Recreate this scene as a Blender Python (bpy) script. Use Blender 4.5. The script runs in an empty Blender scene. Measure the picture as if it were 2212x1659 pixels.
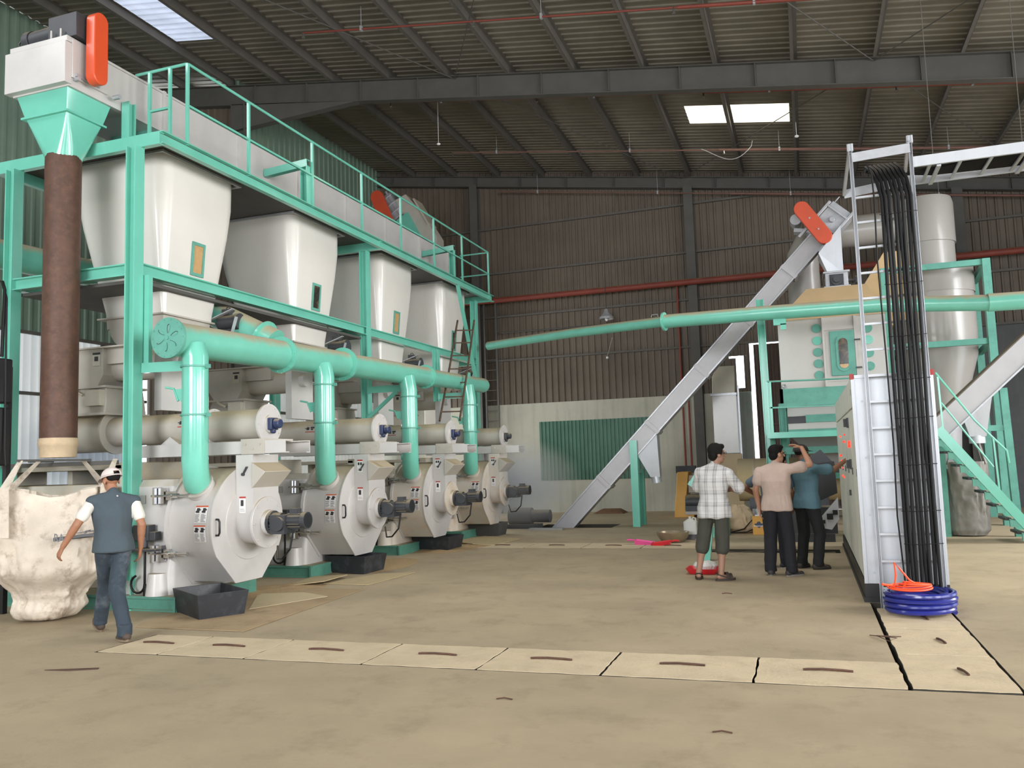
import bpy, bmesh, math, random
from math import sin, cos, pi, radians, sqrt, atan2
from mathutils import Vector, Matrix, noise
random.seed(7)
SC = bpy.context.scene
COL = SC.collection
V = Vector

# ------------------------------------------------------------------ materials
def lin(c):
    c /= 255.0
    return c / 12.92 if c <= .04045 else ((c + .055) / 1.055) ** 2.4
def rgb(r, g, b): return (lin(r), lin(g), lin(b), 1)

DUST = rgb(164, 150, 122)

def M(name, col, rough=.5, metal=0.0, var=.10, scale=2.5, dust=0.0, bump=0.0, bscale=60, coat=0.0,
      streak=0.0, spots=0.0, spotcol=None, spotscale=6, dustlo=.25, emit=None):
    m = bpy.data.materials.new(name); m.use_nodes = True
    nt = m.node_tree; N = nt.nodes; L = nt.links
    b = N['Principled BSDF']
    b.inputs['Roughness'].default_value = rough
    b.inputs['Metallic'].default_value = metal
    if coat: b.inputs['Coat Weight'].default_value = coat; b.inputs['Coat Roughness'].default_value = .12
    if emit:
        b.inputs['Emission Color'].default_value = col; b.inputs['Emission Strength'].default_value = emit
    geo = N.new('ShaderNodeNewGeometry')
    nz = N.new('ShaderNodeTexNoise'); nz.inputs['Scale'].default_value = scale; nz.inputs['Detail'].default_value = 5
    nz.inputs['Roughness'].default_value = .62
    L.new(geo.outputs['Position'], nz.inputs['Vector'])
    def mix(a, bcol, fac):
        x = N.new('ShaderNodeMix'); x.data_type = 'RGBA'
        for sock, val in ((x.inputs[6], a), (x.inputs[7], bcol), (x.inputs[0], fac)):
            if hasattr(val, 'is_output'): L.new(val, sock)
            else: sock.default_value = val
        return x.outputs[2]
    def ramp(src, lo, hi):
        r = N.new('ShaderNodeMapRange'); r.inputs[1].default_value = lo; r.inputs[2].default_value = hi
        L.new(src, r.inputs[0]); return r.outputs[0]
    dark = tuple(c * (1 - var) for c in col[:3]) + (1,)
    lite = tuple(min(1, c * (1 + var)) for c in col[:3]) + (1,)
    out = mix(dark, lite, ramp(nz.outputs['Fac'], .3, .7))
    if streak:
        mp = N.new('ShaderNodeMapping'); mp.inputs['Scale'].default_value = (6, 6, .35)
        L.new(geo.outputs['Position'], mp.inputs[0])
        n2 = N.new('ShaderNodeTexNoise'); n2.inputs['Scale'].default_value = 1.3; n2.inputs['Detail'].default_value = 6
        L.new(mp.outputs[0], n2.inputs['Vector'])
        f = N.new('ShaderNodeMath'); f.operation = 'MULTIPLY'; f.inputs[1].default_value = streak
        L.new(ramp(n2.outputs['Fac'], .48, .75), f.inputs[0])
        out = mix(out, tuple(c * .45 for c in col[:3]) + (1,), f.outputs[0])
    if spots:
        n3 = N.new('ShaderNodeTexNoise'); n3.inputs['Scale'].default_value = spotscale; n3.inputs['Detail'].default_value = 7
        n3.inputs['Roughness'].default_value = .7
        L.new(geo.outputs['Position'], n3.inputs['Vector'])
        f = N.new('ShaderNodeMath'); f.operation = 'MULTIPLY'; f.inputs[1].default_value = spots
        L.new(ramp(n3.outputs['Fac'], .52, .68), f.inputs[0])
        out = mix(out, spotcol or tuple(c * .35 for c in col[:3]) + (1,), f.outputs[0])
    if dust:
        sx = N.new('ShaderNodeSeparateXYZ'); L.new(geo.outputs['Normal'], sx.inputs[0])
        n4 = N.new('ShaderNodeTexNoise'); n4.inputs['Scale'].default_value = 7; n4.inputs['Detail'].default_value = 6
        L.new(geo.outputs['Position'], n4.inputs['Vector'])
        a = N.new('ShaderNodeMath'); a.operation = 'MULTIPLY_ADD'; a.inputs[1].default_value = .5; a.inputs[2].default_value = -.25
        L.new(n4.outputs['Fac'], a.inputs[0])
        s = N.new('ShaderNodeMath'); s.operation = 'ADD'; L.new(sx.outputs[2], s.inputs[0]); L.new(a.outputs[0], s.inputs[1])
        f = N.new('ShaderNodeMath'); f.operation = 'MULTIPLY'; f.inputs[1].default_value = dust
        L.new(ramp(s.outputs[0], dustlo, dustlo + .45), f.inputs[0])
        out = mix(out, DUST, f.outputs[0])
        r = N.new('ShaderNodeMix'); L.new(f.outputs[0], r.inputs[0]); r.inputs[2].default_value = rough; r.inputs[3].default_value = .9
        L.new(r.outputs[0], b.inputs['Roughness'])
    L.new(out, b.inputs['Base Color'])
    if bump:
        n5 = N.new('ShaderNodeTexNoise'); n5.inputs['Scale'].default_value = bscale; n5.inputs['Detail'].default_value = 4
        L.new(geo.outputs['Position'], n5.inputs['Vector'])
        bp = N.new('ShaderNodeBump'); bp.inputs['Strength'].default_value = bump; bp.inputs['Distance'].default_value = .02
        L.new(n5.outputs['Fac'], bp.inputs['Height']); L.new(bp.outputs[0], b.inputs['Normal'])
    return m

TEAL = M('teal_paint', rgb(110, 188, 168), .16, var=.06, dust=.75, dustlo=.72, coat=.3)
TEALD = M('teal_paint_dusty', rgb(108, 184, 164), .35, var=.08, dust=.95, dustlo=.30, coat=.3)
TEALO = M('teal_paint_dull', rgb(92, 156, 140), .55, var=.14, dust=.8, dustlo=.55, spots=.25)
WHITE = M('white_enamel', rgb(216, 212, 205), .30, var=.04, scale=1.2, dust=.5, dustlo=.6, coat=.4)
GREY = M('grey_white_paint', rgb(190, 187, 184), .38, var=.05, dust=.9, dustlo=.40, coat=.2, spots=.06, spotscale=3)
GREYD = M('grey_paint_dusty', rgb(178, 172, 162), .5, var=.08, dust=.9, dustlo=.25, spots=.12, spotcol=DUST, spotscale=2)
GREYH = M('grey_paint_very_dusty', rgb(192, 186, 172), .6, var=.08, dust=.95, dustlo=.2, spots=.55, spotcol=rgb(190, 165, 125), spotscale=1.6)
TEALB = M('teal_base_paint', rgb(80, 134, 118), .6, var=.14, dust=.8, dustlo=.5, spots=.3)
GALV = M('galvanised_steel', rgb(176, 178, 182), .38, .35, var=.10, scale=9)
GALVW = M('bright_sheet_steel', rgb(192, 195, 200), .34, .25, var=.07, scale=2, streak=.18)
CONV = M('conveyor_grey_steel', rgb(176, 174, 176), .42, .1, var=.06, dust=.6, dustlo=.5, spots=.08)
ORANGE = M('orange_paint', rgb(208, 78, 40), .38, var=.05, coat=.2)
ORANGEO = M('orange_paint_dull', rgb(196, 76, 46), .5, var=.08)
RUST = M('rusty_brown_steel', rgb(84, 58, 46), .62, .1, var=.25, scale=9, streak=.35, spots=.35, spotcol=rgb(120, 84, 62), spotscale=14)
BLACK = M('black_plastic', rgb(26, 26, 28), .45, var=.15)
RUBBER = M('black_cable_rubber', rgb(17, 17, 18), .5, var=.2, dust=.3, dustlo=.5)
MOTOR = M('motor_dark_grey', rgb(62, 64, 68), .5, .2, var=.15, dust=.7, dustlo=.35)
BLUE = M('blue_casting', rgb(38, 50, 84), .45, var=.12, dust=.7, dustlo=.3)
DARKBOX = M('dark_painted_plate', rgb(44, 46, 50), .5, .1, var=.2, spots=.4, spotcol=rgb(86, 90, 96), spotscale=5)
REDP = M('red_fire_pipe', rgb(122, 54, 42), .6, var=.12, dust=.6, dustlo=.5)
STEELD = M('dark_structural_steel', rgb(82, 80, 76), .7, var=.12)
PURL = M('purlin_steel', rgb(92, 88, 82), .7, var=.12)
ROOFM = M('roof_sheet', rgb(118, 112, 100), .62, .1, var=.18, scale=1.2, streak=0)
WALLB = M('wall_sheet_brown_grey', rgb(100, 89, 77), .6, .05, var=.15, scale=.9, streak=.3)
WALLG = M('wall_sheet_green', rgb(112, 132, 116), .55, .05, var=.1, scale=.9, streak=.25)
GREENS = M('green_sheet', rgb(72, 112, 94), .5, .05, var=.12, streak=.25)
WALLW = M('wall_sheet_pale', rgb(196, 196, 190), .55, .05, var=.08, scale=.8, streak=.2)
def add_translucent(m, fac, col):
    nt = m.node_tree; N = nt.nodes; L = nt.links; t = N.new('ShaderNodeBsdfTranslucent'); t.inputs[0].default_value = col
    x = N.new('ShaderNodeMixShader'); x.inputs[0].default_value = fac; L.new(N['Principled BSDF'].outputs[0], x.inputs[1]); L.new(t.outputs[0], x.inputs[2]); L.new(x.outputs[0], N['Material Output'].inputs[0])
add_translucent(WALLW, .16, (.8, .8, .78, 1))
PLASTER = M('stained_plaster', rgb(182, 180, 165), .85, var=.10, scale=1.1, streak=.35, spots=.25, spotcol=rgb(120, 116, 104), spotscale=1.1)
CARD = M('dusty_board', rgb(176, 158, 122), .85, var=.10, scale=6, spots=.3, spotcol=rgb(140, 122, 92), spotscale=3)
WOODB = M('bamboo_dark', rgb(78, 60, 46), .7, var=.3, scale=18, spots=.4, spotcol=rgb(140, 116, 92), spotscale=12)
CHROME = M('bright_steel', rgb(216, 216, 218), .18, .95, var=.05)
YELLOW = M('yellow_paint', rgb(206, 152, 52), .45, var=.08, dust=.4, dustlo=.4)
PITM = M('pit_dark_concrete', rgb(62, 58, 50), .9, var=.2)
SAWD = M('sawdust', rgb(168, 142, 104), .95, var=.16, scale=30, bump=.5, bscale=90)
STICK = M('sticker_white', rgb(226, 224, 222), .5, var=.02)
STICKO = M('sticker_orange', rgb(196, 88, 50), .5, var=.03)
STICKR = M('sticker_red', rgb(170, 50, 44), .5, var=.03)
STICKG = M('sticker_text_grey', rgb(120, 120, 124), .6, var=.05)
STICKB = M('sticker_black', rgb(46, 46, 50), .6, var=.05)
ASH = M('dusty_plate', rgb(150, 150, 146), .7, var=.08)
PINKP = M('pink_plastic', rgb(222, 84, 148), .4, var=.06)
REDPL = M('red_plastic', rgb(206, 40, 50), .4, var=.08)
TARP = M('woven_bag', rgb(206, 194, 178), .8, var=.12, scale=4, spots=.7, spotcol=rgb(122, 100, 76), spotscale=4.2, bump=.35, bscale=14)
TARPD = M('woven_bag_grey', rgb(142, 138, 132), .85, var=.12, scale=4, spots=.4, spotcol=rgb(112, 102, 90), spotscale=4, bump=.3, bscale=14)
SACK = M('sack_beige', rgb(190, 168, 138), .85, var=.12, scale=6, bump=.3, bscale=20)
GLASSD = M('dark_window_glass', rgb(52, 50, 46), .15, var=.3, scale=12, spots=.5, spotcol=rgb(150, 122, 84), spotscale=5)
GLASSB = M('product_behind_glass', rgb(186, 150, 104), .3, var=.12, scale=12)

RUBBER.node_tree.nodes['Principled BSDF'].inputs['Specular IOR Level'].default_value = .25

# ------------------------------------------------------------------ mesh builder
class MB:
    def __init__(s): s.v = []; s.f = []; s.mi = []; s.cur = 0
    def add(s, verts, faces, m=None):
        n = len(s.v); s.v += [tuple(p) for p in verts]
        for f in faces: s.f.append(tuple(i + n for i in f)); s.mi.append(s.cur if m is None else m)
        return s
    def box(s, x0, x1, y0, y1, z0, z1, m=None):
        v = [(x, y, z) for z in (z0, z1) for y in (y0, y1) for x in (x0, x1)]
        return s.add(v, [(0, 2, 3, 1), (4, 5, 7, 6), (0, 1, 5, 4), (2, 6, 7, 3), (0, 4, 6, 2), (1, 3, 7, 5)], m)
    def beam(s, p, q, w, h, up=(0, 0, 1), m=None):
        p, q = V(p), V(q); d = (q - p).normalized(); up = V(up)
        if abs(d.dot(up.normalized())) > .97: up = V((0, 1, 0)) if abs(d.y) < .9 else V((1, 0, 0))
        sd = d.cross(up).normalized(); u = sd.cross(d).normalized()
        v = [a + sd * (w / 2 * i) + u * (h / 2 * j) for a in (p, q) for i, j in ((-1, -1), (1, -1), (1, 1), (-1, 1))]
        return s.add(v, [(0, 1, 2, 3), (7, 6, 5, 4), (0, 4, 5, 1), (1, 5, 6, 2), (2, 6, 7, 3), (3, 7, 4, 0)], m)
    def ibeam(s, p, q, w, h, t=.012, up=(0, 0, 1), m=None):
        p, q = V(p), V(q); d = (q - p).normalized(); u = V(up)
        if abs(d.dot(u.normalized())) > .97: u = V((0, 1, 0))
        sd = d.cross(u).normalized(); u = sd.cross(d).normalized()
        s.beam(p + u * (h / 2 - t / 2), q + u * (h / 2 - t / 2), w, t, u, m)
        s.beam(p - u * (h / 2 - t / 2), q - u * (h / 2 - t / 2), w, t, u, m)
        return s.beam(p, q, t, h - 2 * t, u, m)
    def channel(s, p, q, w, h, t=.01, up=(0, 0, 1), m=None):
        p, q = V(p), V(q); d = (q - p).normalized(); u = V(up)
        sd = d.cross(u).normalized(); u = sd.cross(d).normalized()
        s.beam(p + u * (h / 2 - t / 2), q + u * (h / 2 - t / 2), w, t, u, m)
        s.beam(p - u * (h / 2 - t / 2), q - u * (h / 2 - t / 2), w, t, u, m)
        o = sd * (w / 2 - t / 2)
        return s.beam(p + o, q + o, t, h - 2 * t, u, m)
    def frame(s, d):
        d = V(d).normalized(); a = V((0, 0, 1)) if abs(d.z) < .9 else V((1, 0, 0))
        x = d.cross(a).normalized(); return x, d.cross(x).normalized()
    def cyl(s, p, q, r, r2=None, n=20, caps=True, m=None):
        p, q = V(p), V(q); r2 = r if r2 is None else r2; x, y = s.frame(q - p)
        v = [p + (x * cos(2 * pi * i / n) + y * sin(2 * pi * i / n)) * r for i in range(n)]
        v += [q + (x * cos(2 * pi * i / n) + y * sin(2 * pi * i / n)) * r2 for i in range(n)]
        f = [(i, (i + 1) % n, n + (i + 1) % n, n + i) for i in range(n)]
        if caps: f += [tuple(range(n - 1, -1, -1)), tuple(range(n, 2 * n))]
        return s.add(v, f, m)
    def ring(s, p, d, r0, r1, t, n=28, m=None):
        d = V(d).normalized(); p = V(p); x, y = s.frame(d); v = []
        for (r, o) in ((r0, 0), (r1, 0), (r1, t), (r0, t)):
            v += [p + d * o + (x * cos(2 * pi * i / n) + y * sin(2 * pi * i / n)) * r for i in range(n)]
        f = []
        for k in range(4):
            a, b = k * n, ((k + 1) % 4) * n
            f += [(a + i, a + (i + 1) % n, b + (i + 1) % n, b + i) for i in range(n)]
        return s.add(v, f, m)
    def tube(s, pts, r, n=10, caps=True, m=None, closed=False):
        pts = [V(p) for p in pts]; k = len(pts); rs = r if isinstance(r, (list, tuple)) else [r] * k
        tang = [((pts[(i + 1) % k] - pts[i - 1]) if closed else (pts[min(i + 1, k - 1)] - pts[max(i - 1, 0)])).normalized() for i in range(k)]
        x, _ = s.frame(tang[0]); v = []
        for i in range(k):
            x = (x - tang[i] * x.dot(tang[i])).normalized(); y = tang[i].cross(x)
            v += [pts[i] + (x * cos(2 * pi * j / n) + y * sin(2 * pi * j / n)) * rs[i] for j in range(n)]
        f = []
        for i in range(k if closed else k - 1):
            a, b = i * n, ((i + 1) % k) * n
            f += [(a + j, a + (j + 1) % n, b + (j + 1) % n, b + j) for j in range(n)]
        if caps and not closed: f += [tuple(range(n - 1, -1, -1)), tuple(range((k - 1) * n, k * n))]
        return s.add(v, f, m)
    def lathe(s, prof, o=(0, 0, 0), d=(0, 0, 1), n=28, m=None):
        o = V(o); d = V(d).normalized(); x, y = s.frame(d); v = []
        for r, z in prof: v += [o + d * z + (x * cos(2 * pi * i / n) + y * sin(2 * pi * i / n)) * max(r, 1e-4) for i in range(n)]
        f = []
        for k in range(len(prof) - 1):
            a, b = k * n, (k + 1) * n
            f += [(a + i, a + (i + 1) % n, b + (i + 1) % n, b + i) for i in range(n)]
        return s.add(v, f, m)
    def prism(s, poly, vec, m=None):
        n = len(poly); vec = V(vec); v = [V(p) for p in poly]; v += [p + vec for p in v]
        f = [tuple(range(n - 1, -1, -1)), tuple(range(n, 2 * n))] + [(i, (i + 1) % n, n + (i + 1) % n, n + i) for i in range(n)]
        return s.add(v, f, m)
    def loft(s, rings, c0=True, c1=True, m=None):
        n = len(rings[0]); v = [p for r in rings for p in r]; f = []
        for k in range(len(rings) - 1):
            a, b = k * n, (k + 1) * n
            f += [(a + i, a + (i + 1) % n, b + (i + 1) % n, b + i) for i in range(n)]
        if c0: f.append(tuple(range(n - 1, -1, -1)))
        if c1: f.append(tuple(range((len(rings) - 1) * n, len(rings) * n)))
        return s.add(v, f, m)
    def sphere(s, c, r, n=14, k=8, m=None):
        rx, ry, rz = r if isinstance(r, (tuple, list)) else (r, r, r); c = V(c)
        rings = []
        for j in range(k + 1):
            t = pi * j / k; t = min(max(t, .02), pi - .02)
            rings.append([c + V((rx * sin(t) * cos(2 * pi * i / n), ry * sin(t) * sin(2 * pi * i / n), -rz * cos(t))) for i in range(n)])
        return s.loft(rings, m=m)
    def build(s, name, mats, parent=None, bevel=0, sharp=32, local=False, segs=2):
        if not isinstance(mats, (list, tuple)): mats = [mats]
        me = bpy.data.meshes.new(name)
        if parent is None and not local:
            xs = [p[0] for p in s.v]; ys = [p[1] for p in s.v]; zs = [p[2] for p in s.v]
            off = V(((min(xs) + max(xs)) / 2, (min(ys) + max(ys)) / 2, min(zs)))
        elif local: off = V((0, 0, 0))
        else: off = woff(parent)
        me.from_pydata([(p[0] - off.x, p[1] - off.y, p[2] - off.z) for p in s.v], [], s.f)
        for mm in mats: me.materials.append(mm)
        me.polygons.foreach_set('material_index', s.mi)
        bm = bmesh.new(); bm.from_mesh(me); bmesh.ops.recalc_face_normals(bm, faces=bm.faces); bm.to_mesh(me); bm.free()
        me.polygons.foreach_set('use_smooth', [True] * len(me.polygons))
        me.set_sharp_from_angle(angle=radians(sharp))
        o = bpy.data.objects.new(name, me); COL.objects.link(o)
        if parent is not None: o.parent = parent
        elif not local: o.location = off
        if bevel:
            b = o.modifiers.new('bevel', 'BEVEL'); b.width = bevel; b.segments = segs; b.limit_method = 'ANGLE'; b.angle_limit = radians(40)
            b.harden_normals = False
        return o

def woff(o):
    v = V((0, 0, 0))
    while o is not None: v = v + V(o.location); o = o.parent
    return v
def tag(o, label, cat, group=None):
    o['label'] = label; o['category'] = cat
    if group: o['group'] = group
    return o
def thing(name, label, cat, loc=(0, 0, 0), group=None, rz=0):
    o = bpy.data.objects.new(name, None); COL.objects.link(o); o.location = loc; o.rotation_euler = (0, 0, rz)
    o.empty_display_size = .1
    return tag(o, label, cat, group)
def struct(name, mb, mats, **k):
    o = mb.build(name, mats, **k); o['kind'] = 'structure'; return o
def dup(root, dloc, label, group=None, skip=()):
    def rec(o, par):
        c = o.copy(); COL.objects.link(c)
        if par is not None: c.parent = par
        for ch in [x for x in KIDS(o)]:
            if ch.get('_skip') in skip and ch.get('_skip'): continue
            rec(ch, c)
        return c
    r = rec(root, None); r.location = V(root.location) + V(dloc); r['label'] = label
    if group: r['group'] = group
    return r
def KIDS(o): return list(o.children)
def arc(c, r, a0, a1, n, plane='xz'):
    out = []
    for i in range(n + 1):
        a = a0 + (a1 - a0) * i / n; u, w = r * cos(a), r * sin(a)
        out.append(V(c) + (V((u, 0, w)) if plane == 'xz' else V((0, u, w)) if plane == 'yz' else V((u, w, 0))))
    return out
# ------------------------------------------------------------------ camera
cam_d = bpy.data.cameras.new('camera'); cam = bpy.data.objects.new('camera', cam_d); COL.objects.link(cam)
cam_d.sensor_fit = 'HORIZONTAL'; cam_d.sensor_width = 36; cam_d.lens = 1795 / 2212 * 36; cam_d.clip_end = 200
yaw, pit, rol = radians(-19.25), radians(5.33), radians(-1.83)
fw = V((sin(yaw) * cos(pit), cos(yaw) * cos(pit), sin(pit))); rt = V((cos(yaw), -sin(yaw), 0)); up = rt.cross(fw)
rt, up = rt * cos(rol) + up * sin(rol), up * cos(rol) - rt * sin(rol)
cam.matrix_world = Matrix(((rt.x, up.x, -fw.x, 0), (rt.y, up.y, -fw.y, 0), (rt.z, up.z, -fw.z, 1.58), (0, 0, 0, 1)))
SC.camera = cam
SC.view_settings.view_transform = 'Standard'; SC.view_settings.look = 'None'
SC.view_settings.gamma = 1; SC.view_settings.use_curve_mapping = False
SC.view_settings.exposure = 0.0
cy = SC.cycles
cy.max_bounces = 7; cy.diffuse_bounces = 4; cy.glossy_bounces = 3; cy.adaptive_threshold = .02; cy.transmission_bounces = 6; cy.transparent_max_bounces = 8
cy.sample_clamp_indirect = 6; cy.caustics_reflective = False; cy.caustics_refractive = False
cy.use_denoising = True

# ------------------------------------------------------------------ setting
def zr(x): return 10.12 - .147 * (x + 3.66)
XL, XR, YN, YB = -16.0, 11.0, -8.0, 24.6
XF = -13.15                                                        # the far part of the left wall stands further in

FLOORM = M('concrete_floor_dusty', rgb(164, 148, 121), .74, var=.13, scale=.8, spots=.42, spotcol=rgb(128, 113, 90), spotscale=2.2, bump=.12, bscale=30)
SLABM = M('concrete_cover', rgb(196, 178, 148), .8, var=.09, scale=3, spots=.3, spotcol=rgb(146, 128, 98), spotscale=4, bump=.2, bscale=40)

def sl(x, o): return o + .033 * (x - .55)
holes = [
    [(-6.12, sl(-6.12, 6.155)), (.55, 6.155), (1.24, 6.185), (1.24, 9.55), (.535, 9.55), (.535, 6.922), (-6.12, sl(-6.12, 6.922))],
    [(-6.15, 18.9), (-4.3, 18.9), (-4.3, 19.95), (-6.15, 19.95)],
    [(-1.7, 14.05), (.42, 14.05), (.42, 14.55), (-1.7, 14.55)],
    [(-6.05, 14.55), (-1.75, 14.62), (-1.75, 15.5), (-6.05, 15.43)],
]
bm = bmesh.new()
def loop(pts):
    vs = [bm.verts.new((x, y, 0)) for x, y in pts]
    for i in range(len(vs)): bm.edges.new((vs[i], vs[(i + 1) % len(vs)]))
loop([(XL, YN), (XR, YN), (XR, YB), (XL, YB)])
for h in holes: loop(h)
bmesh.ops.triangle_fill(bm, use_beauty=True, edges=bm.edges[:])
bm.normal_update()
for f in bm.faces:
    if f.normal.z < 0: f.normal_flip()
me = bpy.data.meshes.new('floor'); bm.to_mesh(me); bm.free(); me.materials.append(FLOORM)
fl = bpy.data.objects.new('floor', me); COL.objects.link(fl); fl['kind'] = 'structure'
for k, h in enumerate(holes):                                    # linings of the trenches and the pit
    b = MB(); d = (-.35, -1.0, -.3, -.3)[k]; n = len(h)
    if k == 1: b.add([(x, y, 0) for x, y in h] + [(x, y, d) for x, y in h], [(i, (i + 1) % n, n + (i + 1) % n, n + i) for i in range(n)] + [tuple(range(n, 2 * n))])
    else: b.add([(x, y, 0) for x, y in h] + [(x, y, d) for x, y in h], [(i, (i + 1) % n, n + (i + 1) % n, n + i) for i in range(n)] + [tuple(range(n, 2 * n))])
    o = struct('floor_pit', b, PITM, local=True)

def corr(mb, a0, a1, pitch, depth, place, ends):
    """trapezoid ribs along one direction: place(a, off, e) -> point"""
    prof = ((0, 0), (.30, 0), (.38, 1), (.62, 1), (.70, 0))
    stn = []; a = a0; k = 0
    while a < a1 - 1e-6:
        for u, h in prof:
            aa = a0 + (k + u) * pitch
            if aa < a1: stn.append((aa, h * depth))
        k += 1; a = a0 + k * pitch
    stn.append((a1, 0))
    v = []; f = []
    for i, (aa, h) in enumerate(stn): v += [place(aa, h, e) for e in ends]
    m = len(ends)
    for i in range(len(stn) - 1):
        for j in range(m - 1): f.append((i * m + j, (i + 1) * m + j, (i + 1) * m + j + 1, i * m + j + 1))
    mb.add(v, f)

# back wall: plaster below, ribbed sheets above, gaps round the big sliding door
b = MB()
def bw(x0, x1, z0, z1=None):
    corr(b, x0, x1, .2, .03, lambda a, h, e: (a, YB - h, z0 if e == 0 else (zr(a) + .01 if z1 is None else z1)), (0, 1))
bw(XL, -1.93, 3.35); bw(-1.93, -1.35, 4.40); bw(-1.93, -1.74, 3.35, 4.34); bw(-1.74, -1.52, 3.35, 3.47)
bw(-1.52, -1.35, 3.35, 4.40); bw(-1.35, XR, 4.79)
struct('wall_back', b, WALLB, local=True, sharp=20)
b = MB(); b.box(XL, -1.36, YB - .04, YB + .16, 0, 3.36)
struct('wall_back_plaster', b, PLASTER, local=True)
b = MB(); b.box(1.7, XR, YB - .02, YB + .12, 0, 4.8)
struct('wall_back_right', b, M('dark_grey_wall', rgb(96, 96, 98), .8, var=.12, streak=.3), local=True)
b = MB(); corr(b, -1.24, 1.7, .2, .03, lambda a, h, e: (a, YB + .05 - h, 0 if e == 0 else 4.70), (0, 1)); b.beam((-1.24, YB, .9), (1.7, YB, 4.4), .04, .05); b.beam((-1.24, YB, 2.4), (1.7, YB, 2.4), .04, .05)
struct('door_1', b, M('sliding_door_brown', rgb(74, 58, 50), .7, var=.15), local=True)
b = MB()
for k, (x0, x1) in enumerate(((XL, -2.95), (-2.7, XR))):
    for z in (4.76, 6.16, 7.57, 9.03):
        if z + .1 > zr(x1) - .6: x1b = min(x1, -3.66 - (z + .7 - 10.12) / .147)
        else: x1b = x1
        if x1b > x0: b.box(x0, x1b, YB - .11, YB - .035, z - .03, z + .03)
struct('trim_1', b, PURL, local=True)
b = MB(); b.box(-7.72, -4.3, YB - .09, YB - .041, .97, 2.77)
b2 = MB(); corr(b2, -7.72, -4.3, .12, .018, lambda a, h, e: (a, YB - .055 - h, .97 if e == 0 else 2.77), (0, 1))
struct('window_1', b2, GREENS, local=True, sharp=20)

# left wall: green ribbed sheets over pale ones, two gaps of daylight
b = MB()
corr(b, YN, 17.0, .25, .035, lambda a, h, e: (XL + h, a, 4.72 if e == 0 else zr(XL) + .01), (0, 1))
corr(b, 17.0, YB, .25, .035, lambda a, h, e: (XF + h, a, 4.05 if e == 0 else zr(XF) + .01), (0, 1))
struct('wall_left', b, WALLG, local=True, sharp=20)
b = MB()
def lw(y0, y1, z0, z1, x=None): corr(b, y0, y1, .2, .03, lambda a, h, e: ((XF if x is None else x) - .03 + h, a, z0 if e == 0 else z1), (0, 1))
lw(YN, 17.0, 0, 4.76, XL); lw(17.0, 17.7, 0, 4.08); lw(17.7, 18.7, 3.7, 4.08); lw(17.7, 18.7, 0, 1.6); lw(18.7, 24.1, 0, 4.08); lw(24.1, YB, 3.9, 4.08); lw(24.1, YB, 0, 1.6)
struct('wall_left_pale', b, WALLW, local=True, sharp=20)
b = MB(); corr(b, XL, XF, .2, .03, lambda a, h, e: (a, 17.12 - h, 0 if e == 0 else zr(a) - .2), (0, 1))
struct('wall_left_return', b, WALLB, local=True, sharp=20)
b = MB()
for x, z, y0, y1 in ((XL, 3.4, YN, 17.0), (XL, 4.74, YN, 17.0), (XF, 3.06, 17.1, YB), (XF, 4.05, 17.1, YB)): b.box(x + .04, x + .11, y0, y1, z - .035, z + .035)
struct('trim_2', b, PURL, local=True)
b = MB()
for k in range(14): b.box(XL + .06, XL + .075, 15.6 + k * .09, 15.62 + k * .09, 4.15, 4.66)
b.box(XL + .035, XL + .06, 15.55, 16.9, 4.1, 4.7)
struct('window_2', b, DARKBOX, local=True)
# walls that stay out of the picture, with the big doorways the daylight comes through
b = MB()
for y0, y1 in ((YN, -4.5), (1.5, 3.0), (9.5, 12.0), (18.0, YB)): b.box(XR, XR + .1, y0, y1, 0, 7.3)
b.box(XR, XR + .1, YN, YB, 7.3, zr(XR))
struct('wall_right', b, WALLB, local=True)
b = MB(); b.box(XL, -8.5, YN - .1, YN, 0, 7); b.box(-1.5, 1.5, YN - .1, YN, 0, 7); b.box(8.5, XR, YN - .1, YN, 0, 7); b.box(XL, XR, YN - .1, YN, 7.0, 9.5)
b.prism([(XL, YN, 9.5), (XR, YN, 7.9), (XL, YN, zr(XL))], (0, -.1, 0))
struct('wall_front', b, WALLB, local=True)

# roof sheets with translucent strips
b = MB()
def roof(x0, x1, y0, y1, mb=None, dz=0):
    corr(mb or b, y0, y1, .22, .022, lambda a, h, e: (e, a, zr(e) - h + .022 + dz), (x0, x1))
XL0, YB0 = XL, YB; XL, YB = XL - .15, YB + .06
roof(XL, XR, YN, 11.0); roof(-11.78, XR, 11.0, 14.95); roof(XL, -13.22, 11.0, 14.95); roof(XL, XR, 14.95, 19.6)
roof(XL, -2.25, 19.6, 20.72); roof(.12, XR, 19.6, 20.72); roof(XL, XR, 20.72, YB)
struct('ceiling', b, ROOFM, local=True, sharp=20)
XL, YB = XL0, YB0
def translucent(name, col):
    m = bpy.data.materials.new(name); m.use_nodes = True; N = m.node_tree.nodes; L = m.node_tree.links
    N.remove(N['Principled BSDF']); t = N.new('ShaderNodeBsdfTranslucent')
    nz = N.new('ShaderNodeTexNoise'); nz.inputs['Scale'].default_value = 1.4; nz.inputs['Detail'].default_value = 5
    r = N.new('ShaderNodeValToRGB'); r.color_ramp.elements[0].position = .3; r.color_ramp.elements[1].position = .7
    r.color_ramp.elements[0].color = tuple(c * .75 for c in col[:3]) + (1,); r.color_ramp.elements[1].color = col
    g = N.new('ShaderNodeNewGeometry'); L.new(g.outputs['Position'], nz.inputs['Vector'])
    L.new(nz.outputs['Fac'], r.inputs[0]); L.new(r.outputs[0], t.inputs[0])
    L.new(t.outputs[0], N['Material Output'].inputs[0]); return m
b = MB(); roof(-13.22, -11.78, 11.0, 14.95, b)
struct('window_3', b, translucent('translucent_sheet_cool', (.26, .27, .31, 1)), local=True, sharp=20)
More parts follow.
